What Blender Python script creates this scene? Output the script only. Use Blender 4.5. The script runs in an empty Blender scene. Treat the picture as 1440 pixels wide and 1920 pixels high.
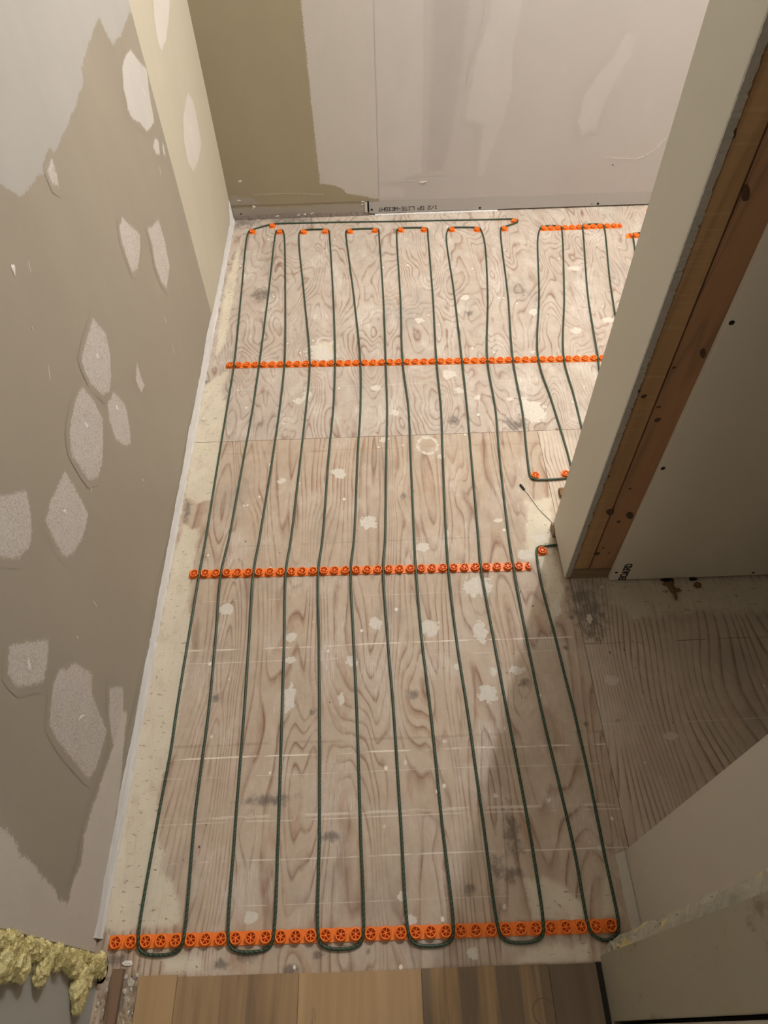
import bpy, bmesh, math, random
import numpy as np
from mathutils import Vector, Matrix, noise

random.seed(7); np.random.seed(7)
sc = bpy.context.scene
col = sc.collection

# ------------------------------------------------------------------ camera
F, H = 1300.0, 1.363
def _ray(u, v): return np.array([(u-720)/F, -(v-960)/F, -1.0])
def _n(a): return a/np.linalg.norm(a)
Zc = -_n(_ray(754, 1935)); Yc = _ray(659.5, -772); Yc = _n(Yc-Zc*np.dot(Yc, Zc)); Xc = np.cross(Yc, Zc)
RC = np.array([Xc, Yc, Zc])
cd = bpy.data.cameras.new('camera'); cam = bpy.data.objects.new('camera', cd); col.objects.link(cam)
cd.sensor_fit = 'VERTICAL'; cd.sensor_height = 24.0; cd.lens = F/1920*24.0
cd.clip_start = 0.02
cam.matrix_world = Matrix([[*RC[0], 0], [*RC[1], 0], [*RC[2], H], [0, 0, 0, 1]])
sc.camera = cam

# ------------------------------------------------------------------ world, exposure
w = bpy.data.worlds.new('world'); sc.world = w; w.use_nodes = True
w.node_tree.nodes['Background'].inputs[0].default_value = (1.0, 0.90, 0.78, 1)
w.node_tree.nodes['Background'].inputs[1].default_value = 0.02
vs = sc.view_settings
vs.view_transform = 'Standard'; vs.look = 'None'; vs.gamma = 1; vs.use_curve_mapping = False
vs.exposure = 0.0
LAMP = (0.80, 1.97, 2.22); LAMP_W = 90.0; LAMP_C = (1.0, 1.0, 1.02)
HALL_W, HALL_C = 5.5, (1.0, 0.98, 0.93)

# ------------------------------------------------------------------ measuring helpers (real places on real planes)
def fl(u, v, z=0.0):
    d = RC@_ray(u, v); t = (z-H)/d[2]; return np.array([d[0]*t, d[1]*t, z])
def onx(u, v, x):
    d = RC@_ray(u, v); t = x/d[0]; return np.array([x, d[1]*t, H+d[2]*t])
def ony(u, v, y):
    d = RC@_ray(u, v); t = y/d[1]; return np.array([d[0]*t, y, H+d[2]*t])

# room dimensions
XL, YB = -0.51, 2.37          # left wall plane, back wall plane
XP, YP0, YP1 = 0.402, 0.808, 0.957   # partition end face, front face, rear face
CEIL = 2.40

# ------------------------------------------------------------------ object helpers
def link(o, parent=None):
    col.objects.link(o)
    if parent is not None:
        o.parent = parent
        o.matrix_parent_inverse = Matrix.Translation(-Vector(parent.location))
    return o
def empty(name, loc=(0, 0, 0)):
    o = bpy.data.objects.new(name, None); o.location = loc; o.empty_display_size = .05; col.objects.link(o); return o
def tag(o, label=None, cat=None, group=None, kind=None):
    if label: o['label'] = label
    if cat: o['category'] = cat
    if group: o['group'] = group
    if kind: o['kind'] = kind
    return o
def mesh_obj(name, verts, faces, mat, parent=None, smooth=False, attrs=None):
    m = bpy.data.meshes.new(name)
    m.from_pydata([tuple(map(float, v)) for v in verts], [], [tuple(map(int, f)) for f in faces])
    if attrs:
        for k, a in attrs.items():
            at = m.attributes.new(k, 'FLOAT', 'POINT'); at.data.foreach_set('value', np.asarray(a, dtype=np.float32).ravel())
    if mat: m.materials.append(mat)
    if smooth: m.polygons.foreach_set('use_smooth', [True]*len(m.polygons))
    m.update()
    o = bpy.data.objects.new(name, m)
    return link(o, parent)
def bm_obj(name, bm, mat, parent=None, smooth=False):
    m = bpy.data.meshes.new(name); bm.to_mesh(m); bm.free()
    if mat: m.materials.append(mat)
    if smooth: m.polygons.foreach_set('use_smooth', [True]*len(m.polygons))
    return link(bpy.data.objects.new(name, m), parent)
def box(name, lo, hi, mat, parent=None, bevel=0.0):
    bm = bmesh.new()
    bmesh.ops.create_cube(bm, size=1)
    for v in bm.verts:
        v.co = Vector([(lo[i]+hi[i])/2 + v.co[i]*(hi[i]-lo[i]) for i in range(3)])
    if bevel: bmesh.ops.bevel(bm, geom=bm.edges[:], offset=bevel, segments=2, affect='EDGES')
    return bm_obj(name, bm, mat, parent)

# ------------------------------------------------------------------ node helpers
class NT:
    def __init__(s, name):
        s.m = bpy.data.materials.new(name); s.m.use_nodes = True; s.t = s.m.node_tree
        s.b = s.t.nodes['Principled BSDF']; s.x = 0
    def n(s, typ, **kw):
        nd = s.t.nodes.new(typ)
        for k, v in kw.items(): setattr(nd, k, v)
        return nd
    def l(s, a, b): s.t.links.new(a, b)
    def put(s, sock, v):
        if v is None: return
        if isinstance(v, bpy.types.NodeSocket): s.l(v, sock)
        else: sock.default_value = v
    def math(s, op, a, b=None, c=None, clamp=False):
        nd = s.n('ShaderNodeMath', operation=op, use_clamp=clamp)
        for i, v in enumerate((a, b, c)): s.put(nd.inputs[i], v)
        return nd.outputs[0]
    def pos(s): return s.n('ShaderNodeTexCoord').outputs['Object']
    def mapv(s, vec, scale=(1, 1, 1), loc=(0, 0, 0), rot=(0, 0, 0)):
        nd = s.n('ShaderNodeMapping'); s.l(vec, nd.inputs[0])
        nd.inputs['Scale'].default_value = scale; nd.inputs['Location'].default_value = loc; nd.inputs['Rotation'].default_value = rot
        return nd.outputs[0]
    def noise(s, vec, scale=1, detail=2, rough=.5, dist=0.0):
        nd = s.n('ShaderNodeTexNoise'); s.l(vec, nd.inputs['Vector'])
        nd.inputs['Scale'].default_value = scale; nd.inputs['Detail'].default_value = detail
        nd.inputs['Roughness'].default_value = rough; nd.inputs['Distortion'].default_value = dist
        return nd.outputs['Fac']
    def voro(s, vec, scale, feature='F1'):
        nd = s.n('ShaderNodeTexVoronoi', feature=feature); s.l(vec, nd.inputs['Vector']); nd.inputs['Scale'].default_value = scale
        return nd.outputs['Distance']
    def ramp(s, fac, stops):
        nd = s.n('ShaderNodeValToRGB'); s.l(fac, nd.inputs[0]); e = nd.color_ramp.elements
        while len(e) < len(stops): e.new(0.5)
        for i, (p, c) in enumerate(stops):
            e[i].position = p
            e[i].color = (c, c, c, 1) if isinstance(c, (int, float)) else (*c, 1)
        return nd.outputs[0]
    def step(s, v, lo, hi):
        nd = s.n('ShaderNodeMapRange', interpolation_type='SMOOTHSTEP'); s.put(nd.inputs[0], v)
        nd.inputs[1].default_value = lo; nd.inputs[2].default_value = hi
        return nd.outputs[0]
    def mix(s, f, a, b, mode='MIX'):
        nd = s.n('ShaderNodeMix', data_type='RGBA', blend_type=mode)
        s.put(nd.inputs[0], f)
        for i, v in ((6, a), (7, b)):
            s.put(nd.inputs[i], (*v, 1) if isinstance(v, tuple) and len(v) == 3 else v)
        return nd.outputs[2]
    def attr(s, name): return s.n('ShaderNodeAttribute', attribute_name=name).outputs['Fac']
    def bump(s, h, strength=.3, dist=.001):
        nd = s.n('ShaderNodeBump'); s.l(h, nd.inputs['Height']); nd.inputs['Strength'].default_value = strength
        nd.inputs['Distance'].default_value = dist; s.l(nd.outputs[0], s.b.inputs['Normal'])
    def done(s, color, rough=.6, spec=.3):
        s.put(s.b.inputs['Base Color'], (*color, 1) if isinstance(color, tuple) else color)
        s.put(s.b.inputs['Roughness'], rough); s.b.inputs['Specular IOR Level'].default_value = spec
        return s.m

def plain(name, c, rough=.6, var=.12, scale=60, spec=.3):
    t = NT(name); f = t.noise(t.pos(), scale, 3)
    d = tuple(x*(1-var) for x in c); l = tuple(min(1, x*(1+var)) for x in c)
    return t.done(t.mix(f, d, l), rough, spec)

# ---- plywood: contour grain, paint, splatter, stains
def plywood(name, seed, base, line, K=9.0, stretch=.16, S=7.0, wash=.5, lines=(), straight=0.0, stain_c=(.07, .06, .055), heart=.62, strength=1.0):
    t = NT(name); p = t.pos()
    g = t.mapv(p, (S, S*stretch, 1), (seed, seed*1.7, seed))
    n1 = t.noise(g, 1, 2.0, .42, .3)
    n2 = t.noise(t.mapv(p, (S*5, S*1.1, 1), (seed*2, 3, 1)), 1, 2, .5)
    v = t.math('MULTIPLY', n1, K)
    v = t.math('ADD', v, t.math('MULTIPLY', n2, .45))
    if straight:
        sx = t.n('ShaderNodeSeparateXYZ'); t.l(p, sx.inputs[0])
        v = t.math('ADD', v, t.math('MULTIPLY', sx.outputs[0], straight))
    v = t.math('ADD', v, t.attr('knot'))
    fr = t.math('FRACT', v)
    ring = t.ramp(fr, [(0, 1.0), (.06, .55), (.15, 0.0), (.72, 0.0), (.93, .5), (1, 1.0)])
    # grain strength comes and goes
    fade = t.step(t.noise(t.mapv(p, (10, 5, 1), (seed, 9, 2)), 1, 4, .65), .34, .66)
    fib = t.noise(t.mapv(p, (420, 22, 1), (seed, 0, 0)), 1, 3, .6)
    fib2 = t.noise(t.mapv(p, (900, 60, 1), (seed, 0, 7)), 1, 2, .6)
    big = t.noise(t.mapv(p, (3.2, 2.0, 1), (seed*3, 1, 5)), 1, 4, .6)
    mot = t.noise(t.mapv(p, (1, .6, 1), (seed, seed, 3)), 38, 7, .68)
    c = t.mix(big, tuple(x*.84 for x in base), tuple(min(1, x*1.12) for x in base))
    c = t.mix(t.step(mot, .35, .70), t.mix(1.0, c, (.86, .85, .84), 'MULTIPLY'), c)
    # broad reddish late wood inside some rings
    band = t.step(t.noise(t.mapv(p, (22, 5.0, 1), (seed, 2, 3)), 1, 3, .6), .50, .62)
    bro = t.math('MULTIPLY', t.math('MULTIPLY', band, t.step(fr, .50, .60)), t.step(fib, .25, .62))
    c = t.mix(t.math('MULTIPLY', bro, heart), c, tuple(a*b for a, b in zip(base, (.74, .55, .43))))
    c = t.mix(t.math('MULTIPLY', t.step(fib, .30, .75), .24), c, tuple(x*.62 for x in base))
    thin = t.step(t.noise(t.mapv(p, (70, 9, 1), (seed, 5, 1)), 1, 3, .6), .22, .46)
    c = t.mix(t.math('MULTIPLY', t.math('MULTIPLY', ring, thin), t.math('MULTIPLY_ADD', fade, strength*.8, strength*.2), clamp=True), c, line)
    # whitish scuffs following the fibres
    scm = t.step(t.noise(t.mapv(p, (11, 7, 1), (seed+4, 0, 0)), 1, 5, .68), .45, .72)
    sc1 = t.step(fib, .45, .62)
    c = t.mix(t.math('MULTIPLY', t.math('MULTIPLY_ADD', sc1, .75, .25), t.math('MULTIPLY', scm, wash)), c, (.78, .73, .66))
    # grey grime
    grm = t.step(t.noise(t.mapv(p, (5.5, 3.5, 1), (seed+8, 4, 0)), 1, 5, .62), .52, .78)
    c = t.mix(t.math('MULTIPLY', grm, .50), c, (.25, .225, .20))
    # scraped horizontal lines
    sy = t.n('ShaderNodeSeparateXYZ'); t.l(p, sy.inputs[0])
    wob = t.noise(t.mapv(p, (3, .3, 1)), 1, 2)
    brk = t.step(t.noise(t.mapv(p, (14, 60, 1), (seed, 0, 0)), 1, 3, .6), .42, .56)
    yy = t.math('ADD', sy.outputs[1], t.math('MULTIPLY', t.math('SUBTRACT', wob, .5), .012))
    for (y0, wd, st, lc) in lines:
        d = t.math('ABSOLUTE', t.math('SUBTRACT', yy, y0))
        f = t.math('SUBTRACT', 1.0, t.step(d, wd*.4, wd))
        c = t.mix(t.math('MULTIPLY', t.math('MULTIPLY', f, brk), st), c, lc)
    # dark stain (attribute shape, ragged)
    rg = t.noise(t.mapv(p, (1, .7, 1)), 60, 6, .68)
    st = t.step(t.math('ADD', t.math('MULTIPLY', t.attr('stain'), .85), t.math('MULTIPLY', t.math('SUBTRACT', rg, .5), 2.4)), .35, 1.1)
    c = t.mix(t.math('MULTIPLY', st, t.math('MULTIPLY_ADD', fib, .5, .38)), c, stain_c)
    # little dark pits and pale crumbs
    vd = t.voro(t.mapv(p, (1, .7, 1), (seed, 0, 0)), 34)
    pit = t.math('SUBTRACT', 1.0, t.step(vd, .035, .085))
    pm = t.step(t.noise(p, 7, 2), .52, .6)
    c = t.mix(t.math('MULTIPLY', pit, pm), c, (.09, .065, .05))
    vd2 = t.voro(t.mapv(p, (1, .8, 1), (seed+3, 5, 0)), 26)
    dis = t.math('ADD', vd2, t.math('MULTIPLY', t.math('SUBTRACT', rg, .5), .16))
    c = t.mix(t.math('MULTIPLY', t.math('SUBTRACT', 1.0, t.step(dis, .06, .11)), t.step(t.noise(t.mapv(p, (1, 1, 1), (3, 3, 3)), 6, 2), .50, .56)), c, (.80, .75, .66))
    # cream paint overspray
    rp = t.noise(t.mapv(p, (1, .55, 1), (4, 4, 4)), 42, 6, .66)
    pa = t.math('ADD', t.attr('paint'), t.math('MULTIPLY', t.math('SUBTRACT', rp, .5), 2.0))
    pf = t.math('MULTIPLY', t.step(pa, -.25, .55), t.math('MULTIPLY_ADD', t.step(t.noise(t.mapv(p, (30, 12, 1), (7, 1, 0)), 1, 5, .7), .30, .50), .45, .55))
    chip = t.step(t.noise(t.mapv(p, (60, 130, 1), (2, 0, 0)), 1, 4, .7), .60, .66)
    pcol = t.mix(t.noise(p, 16, 4, .6), (.56, .49, .37), (.76, .69, .55))
    pcol = t.mix(t.math('MULTIPLY', chip, .8), pcol, (.20, .14, .10))
    c = t.mix(t.math('MULTIPLY', pf, .93), c, pcol)
    # compound splatter
    rs = t.noise(p, 75, 5, .66)
    sp = t.step(t.math('ADD', t.attr('splat'), t.math('ADD', t.math('MULTIPLY', t.math('SUBTRACT', rs, .5), 2.0), t.math('MULTIPLY', t.math('SUBTRACT', fib, .5), .5))), .52, .66)
    scol = t.mix(t.noise(p, 130, 3), (.56, .51, .44), (.78, .73, .65))
    c = t.mix(t.math('MULTIPLY', sp, .88), c, scol)
    h = t.math('ADD', t.math('MULTIPLY', fib2, .5), t.math('ADD', t.math('MULTIPLY', ring, .5), t.math('MULTIPLY', sp, 1.2)))
    t.bump(h, .30, .0009)
    return t.done(c, .62, .25)

# ---- wall paint with optional compound coat driven by a signed-distance attribute
def paint_nodes(t, c, var=.14):
    p = t.pos()
    a = t.noise(t.mapv(p, (1, 1, .55)), 5, 4, .6)
    c1 = t.mix(a, tuple(x*(1-var) for x in c), tuple(min(1, x*(1+var)) for x in c))
    s2 = t.step(t.noise(t.mapv(p, (4, 14, 3), (0, 0, 0), (.5, 0, 0)), 3, 4, .65), .60, .80)
    c1 = t.mix(t.math('MULTIPLY', s2, .22), c1, tuple(min(1, x*1.25) for x in c))
    return p, c1
def wall_paint(name, c, rough=.55, var=.10, spec=.25):
    t = NT(name); p, c1 = paint_nodes(t, c, var)
    t.bump(t.noise(p, 420, 3), .12, .0006)
    return t.done(c1, rough, spec)
def compound(name, paint_c, mud, speck=.5, edge=.005, rag=.010, fine=230):
    t = NT(name); p, c1 = paint_nodes(t, paint_c)
    d = t.attr('sdf')
    lo = t.math('MULTIPLY', t.math('SUBTRACT', t.noise(p, 38, 3, .6), .5), rag)
    fi = t.math('MULTIPLY', t.math('SUBTRACT', t.noise(p, fine, 3, .7), .5), edge*4)
    f = t.step(t.math('ADD', t.math('ADD', d, lo), fi), -edge*.4, edge*.6)
    sp = t.step(t.noise(p, fine*1.5, 3, .75), .36, .60)
    dens = t.step(t.noise(p, 24, 3, .6), .25, .75)
    mc = t.mix(t.noise(t.mapv(p, (1, 1, .6)), 14, 4, .6), tuple(x*.92 for x in mud), tuple(min(1, x*1.06) for x in mud))
    sp2 = t.math('SUBTRACT', 1.0, t.math('MULTIPLY', t.math('SUBTRACT', 1.0, sp), t.math('MULTIPLY_ADD', dens, speck*.45, speck*.55)))
    c = t.mix(t.math('MULTIPLY', f, sp2), c1, mc)
    t.bump(t.math('ADD', t.noise(p, 420, 3), t.math('MULTIPLY', f, .5)), .12, .0006)
    return t.done(c, t.math('MULTIPLY_ADD', f, .12, .55), .25)

def wood(name, c1, c2, axis='z', rough=.65, freq=90, saw=0.0, knots=True):
    t = NT(name); p = t.pos()
    sc_ = {'z': (freq, freq, freq*.06), 'y': (freq, freq*.05, freq), 'x': (freq*.05, freq, freq)}[axis]
    a = t.noise(t.mapv(p, sc_), 1, 4, .62, .35)
    b = t.noise(t.mapv(p, tuple(x*.18 for x in sc_), (3, 1, 2)), 1, 2, .5, .6)
    r = t.ramp(t.math('FRACT', t.math('MULTIPLY', b, 9.0)), [(0, .9), (.15, .2), (.7, 0), (1, .9)])
    c = t.mix(a, c1, c2)
    c = t.mix(t.math('MULTIPLY', r, .45), c, tuple(x*.45 for x in c1))
    if knots:
        k = t.voro(t.mapv(p, (9, 9, 4.5), (1.3, .2, .7)), 1.6)
        c = t.mix(t.math('SUBTRACT', 1.0, t.step(k, .10, .19)), c, tuple(x*.22 for x in c1))
    if saw:
        s = t.step(t.noise(t.mapv(p, (6, 6, 130), (0, 0, 0), (0, .1, 0)), 1, 3, .6), .52, .70)
        c = t.mix(t.math('MULTIPLY', s, saw), c, tuple(min(1, x*1.5+.05) for x in c2))
    t.bump(a, .3, .0008)
    return t.done(c, rough, .25)

# ------------------------------------------------------------------ colours / materials
TAUPE = (.345, .303, .240); CREAM = (.545, .495, .39); OLIVE = (.335, .29, .20)
MUD = (.60, .555, .505); WHITE = (.50, .45, .41)
GYP = (.46, .415, .38)
M = {}
M['taupe'] = wall_paint('taupe_wall_paint', TAUPE)
M['cream'] = wall_paint('cream_wall_paint', CREAM)
M['olive'] = wall_paint('olive_wall_paint', OLIVE)
M['paper'] = wall_paint('drywall_paper', (.485, .455, .435), .7, .05)
M['boardpaper'] = wall_paint('white_drywall_paper', (.82, .76, .65), .7, .05)
M['offwhite'] = wall_paint('offwhite_paint', (.66, .62, .54), .6, .05)
M['endpaint'] = wall_paint('sage_white_paint', (.68, .655, .56), .55, .04)
M['mud_taupe'] = compound('sanded_compound_on_taupe', TAUPE, (.60, .55, .51), .85)
M['mud_smooth'] = compound('smooth_compound_on_taupe', TAUPE, (.57, .535, .50), .12, .004, .016)
M['primer_left'] = compound('primer_on_taupe', TAUPE, (.435, .415, .385), .10, .004, .018)
M['lowcoat'] = compound('base_coat_on_taupe', TAUPE, (.60, .545, .48), .12, .005, .022)
M['mud_cream'] = compound('compound_on_cream', CREAM, (.66, .61, .56), .25, .006, .010)
M['prime_back'] = compound('primer_on_olive', OLIVE, (.53, .50, .465), .05, .004, .010)
M['coat_back'] = compound('compound_on_paper', (.485, .455, .435), (.53, .50, .475), .04, .007, .018)
M['coat_dark'] = compound('bare_paper_strip', (.485, .455, .435), (.44, .41, .39), .04, .018, .02)
M['scuff_back'] = compound('grey_scuff_on_olive', OLIVE, (.36, .32, .28), .25, .008, .02)
M['nail_dab'] = plain('pale_compound', (.72, .68, .62), .7, .06)
M['gyps'] = plain('gypsum_core', (.48, .45, .39), .9, .18, 240)
M['black'] = plain('black_plastic', (.012, .012, .012), .45)
M['ink'] = plain('black_ink', (.018, .016, .016), .6)
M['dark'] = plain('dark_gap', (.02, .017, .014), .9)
M['stud_rough'] = wood('rough_sawn_stud', (.45, .26, .12), (.60, .38, .20), 'z', .7, 60, .16, False)
M['stud_red'] = wood('reddish_stud', (.37, .20, .105), (.50, .285, .16), 'z', .6, 55)
M['plate'] = wood('bottom_plate_wood', (.25, .165, .10), (.34, .24, .15), 'x', .7, 60, 0, False)
M['strip_wood'] = wood('brown_wood_strip', (.20, .125, .075), (.25, .16, .10), 'y', .6, 70, 0, False)
M['jamb_grey'] = wall_paint('grey_jamb_paint', (.42, .41, .375), .5, .08)
M['cable'] = None
t = NT('orange_plastic')
M['orange'] = t.done(t.mix(t.noise(t.pos(), 90, 2), (.86, .185, .022), (.95, .25, .035)), .42, .4)
t.b.inputs['Subsurface Weight'].default_value = 0.0
# cable: dark green sheath with a twisted pale fleck
t = NT('green_cable_sheath')
uv = t.n('ShaderNodeUVMap', uv_map='UVMap').outputs[0]
sx = t.n('ShaderNodeSeparateXYZ'); t.l(uv, sx.inputs[0])
tw = t.math('FRACT', t.math('ADD', t.math('MULTIPLY', sx.outputs[0], 120.0), t.math('MULTIPLY', sx.outputs[1], 2.0)))
hl = t.ramp(tw, [(0, 0.0), (.35, 0.0), (.5, 1.0), (.65, 0.0), (1, 0)])
c = t.mix(t.math('MULTIPLY', hl, .30), (.022, .050, .026), (.30, .37, .24))
t.bump(hl, .6, .0006)
M['cable'] = t.done(c, .38, .45)

# ------------------------------------------------------------------ lights
lp = empty('ceiling_lamp', (LAMP[0], LAMP[1], CEIL))
tag(lp, 'round ceiling lamp with a bare bulb above the bathroom floor', 'lamp')
ld = bpy.data.lights.new('lamp_bulb', 'POINT'); ld.energy = LAMP_W; ld.color = LAMP_C; ld.shadow_soft_size = .022
lo = bpy.data.objects.new('lamp_bulb', ld); lo.location = (0, 0, LAMP[2]-CEIL); lo.parent = lp; col.objects.link(lo)
hl_ = empty('hall_fill', (0, -1.35, CEIL))  # unseen fill light, added to brighten the partition drywall and near floor
tag(hl_, 'added unseen fill light in the hall behind the viewer', 'lamp')
hd = bpy.data.lights.new('hall_fill_area', 'AREA'); hd.shape = 'DISK'; hd.size = .45; hd.energy = HALL_W; hd.color = HALL_C
ho = bpy.data.objects.new('hall_fill_area', hd); ho.location = (0, 0, -.045); ho.parent = hl_; col.objects.link(ho)
def disc_mesh(bm, r, z0, z1, n=32, c=(0, 0)):
    a = [bm.verts.new((c[0]+r*math.cos(2*math.pi*i/n), c[1]+r*math.sin(2*math.pi*i/n), z)) for z in (z0, z1) for i in range(n)]
    for i in range(n):
        j = (i+1) % n; bm.faces.new((a[i], a[j], a[n+j], a[n+i]))
    bm.faces.new(a[n:]); bm.faces.new(a[:n][::-1])
bm = bmesh.new(); disc_mesh(bm, .07, -.03, 0); disc_mesh(bm, .024, -.095, -.03)
o = bm_obj('light_base', bm, M['offwhite']); o.parent = lp
bm = bmesh.new(); disc_mesh(bm, .24, -.04, 0)
o = bm_obj('light_base', bm, M['offwhite']); o.parent = hl_  # unseen disc added above the hall fill light

# ------------------------------------------------------------------ polygon distance
def sdf_poly(P, poly):
    poly = np.asarray(poly); P = np.asarray(P); d = np.full(len(P), 1e9); ins = np.zeros(len(P), bool)
    n = len(poly)
    for i in range(n):
        a, b = poly[i], poly[(i+1) % n]; e = b-a; wv = P-a
        tt = np.clip((wv@e)/max(e@e, 1e-12), 0, 1); q = wv-tt[:, None]*e
        d = np.minimum(d, np.hypot(q[:, 0], q[:, 1]))
        cnd = (a[1] <= P[:, 1]) != (b[1] <= P[:, 1])
        with np.errstate(divide='ignore', invalid='ignore'):
            xx = a[0]+(P[:, 1]-a[1])*(b[0]-a[0])/(b[1]-a[1])
        ins ^= cnd & (P[:, 0] < xx)
    return np.where(ins, d, -d)

# ================================================================== FLOOR
floor = tag(empty('floor', (0, 0, 0)), 'worn plywood subfloor smeared with paint and compound', kind='structure')
# (px, py, rx, ry) in the photograph -> real places on the floor
knots = [(850, 786, 15, 1.3), (775, 1302, 30, 2.2), (405, 1306, 22, 1.6), (587, 1330, 20, 1.6), (757, 925, 18, 1.5), (870, 925, 16, 1.3),
         (985, 1275, 18, 1.4), (478, 925, 18, 1.2), (430, 1040, 18, 1.2), (605, 940, 16, 1.1), (720, 1100, 14, .9), (1020, 860, 14, 1),
         (880, 588, 15, 1.3), (1085, 568, 22, 1.6), (490, 560, 22, 1.2), (700, 1790, 22, 1.5), (540, 1815, 22, 1.5), (410, 1800, 26, 1.7),
         (970, 1325, 14, 1.0), (815, 1550, 14, .9), (455, 1560, 16, 1.0), (640, 1790, 10, .8), (530, 800, 14, .8), (1340, 1290, 60, 3.0), (690, 560, 16, 1.0), (620, 540, 14, .9)]
splats = [(690, 980, 17, 13), (600, 658, 20, 12), (610, 668, 24, 8), (895, 1100, 30, 20), (806, 1178, 18, 17), (547, 1195, 11, 10), (425, 1143, 15, 13),
          (545, 1237, 10, 8), (705, 1168, 13, 12), (543, 1310, 12, 28), (915, 1300, 20, 18), (900, 1185, 14, 22), (1003, 772, 22, 22), (985, 760, 10, 18),
          (560, 752, 10, 6), (575, 742, 10, 9), (529, 901, 9, 6), (705, 727, 11, 6), (792, 1026, 13, 9), (970, 1257, 16, 9), (1147, 1275, 13, 12),
          (1258, 1380, 17, 8), (786, 601, 9, 5), (768, 1726, 14, 12), (886, 1787, 12, 13), (470, 1720, 14, 12), (1077, 503, 13, 5), (872, 558, 9, 5),
          (1000, 585, 9, 6), (841, 702, 14, 9), (862, 732, 9, 6), (896, 746, 7, 5), (957, 748, 7, 4), (740, 774, 9, 7), (637, 890, 12, 8), (632, 884, 14, 6),
          (925, 1260, 8, 10), (858, 1250, 7, 7), (640, 1310, 6, 14), (720, 825, 10, 5), (826, 856, 8, 4), (935, 975, 10, 4), (1010, 1010, 14, 8), (985, 1040, 16, 10),
          (660, 1240, 14, 10), (1080, 620, 12, 6), (1140, 600, 12, 6), (945, 1700, 5, 5), (760, 1430, 5, 5), (833, 1390, 5, 6), (755, 1680, 12, 10), (1128, 1590, 10, 6),
          (1030, 1500, 5, 4), (1290, 1150, 8, 5), (930, 1492, 6, 6), (1210, 1430, 5, 4), (1000, 660, 7, 3), (838, 1000, 3, 9), (1105, 1160, 6, 10), (1045, 1140, 9, 16)]
rings_ = [(801, 835, 22, 18), (590, 660, 22, 14), (610, 640, 18, 8)]
stains = [(225, 1870, 30, 60), (252, 1845, 10, 40), (240, 1900, 20, 40), (215, 1800, 25, 14), (1105, 1150, 40, 55), (1085, 1120, 30, 25), (850, 788, 14, 12), (967, 797, 24, 17), (955, 790, 16, 10), (1105, 1133, 14, 8), (1110, 1190, 12, 16), (1072, 1158, 8, 6), (1085, 1170, 10, 6), (1120, 1200, 16, 8),
          (490, 552, 26, 16), (455, 418, 40, 12), (545, 413, 60, 7), (1098, 1358, 7, 6), (1157, 1350, 7, 6), (412, 1810, 20, 14), (340, 1800, 10, 7), (540, 1818, 22, 14), (690, 1785, 8, 8), (465, 1795, 24, 14),
          (775, 1303, 15, 14), (587, 1335, 10, 10), (405, 1310, 9, 10), (985, 1280, 14, 12), (750, 1075, 5, 5), (880, 588, 9, 6), (755, 930, 9, 7),
          (350, 960, 9, 30), (385, 720, 10, 10), (930, 1625, 14, 30), (960, 1560, 20, 60), (1255, 1093, 11, 7), (1302, 1091, 8, 5), (620, 1570, 26, 12), (500, 1500, 60, 14), (960, 1640, 30, 22),
          (1060, 1215, 8, 5), (880, 1665, 14, 20), (600, 1790, 14, 10), (210, 1745, 12, 10), (285, 1690, 6, 10)]
paints = [[(432, 690), (418, 735), (428, 770), (414, 850), (402, 935), (375, 945), (345, 935), (362, 800), (385, 720)],
          [(343, 985), (374, 990), (366, 1060), (357, 1120), (360, 1200), (350, 1280), (335, 1350), (312, 1450), (296, 1545), (310, 1600), (300, 1640), (330, 1650), (345, 1740), (262, 1742), (205, 1755), (190, 1735), (222, 1570), (262, 1345), (300, 1160), (325, 1040)],
          [(455, 435), (445, 520), (425, 640), (400, 690), (420, 540)],
          [(985, 1650), (1018, 1640), (1050, 1655), (1095, 1690), (1098, 1730), (1000, 1730)],
          [(985, 1772), (1106, 1765), (1106, 1806), (960, 1812)],
          [(1134, 1600), (1150, 1640), (1165, 1720), (1130, 1720), (1125, 1680)],
          [(1130, 1088), (1445, 1082), (1470, 1148), (1300, 1150), (1190, 1165), (1150, 1140)],
          [(985, 940), (1036, 930), (1036, 1050), (985, 1055)], [(1010, 1045), (1040, 1040), (1060, 1110), (1035, 1180), (1025, 1120)],
          [(300, 1790), (380, 1790), (385, 1825), (300, 1830)], [(590, 640), (625, 640), (630, 670), (590, 672)]]
def px_scale(u, v):
    a = fl(u, v); return abs(fl(u+1, v)[0]-a[0]), abs(fl(u, v-1)[1]-a[1])
def field_blobs(P, lst, soft=True):
    r = np.zeros(len(P))
    for (u, v, rx, ry) in lst:
        c = fl(u, v); sx_, sy_ = px_scale(u, v)
        d = np.hypot((P[:, 0]-c[0])/(rx*sx_), (P[:, 1]-c[1])/(ry*sy_))
        r = np.maximum(r, np.clip(1.45-d*.95, 0, 1.2))
    return r
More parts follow.
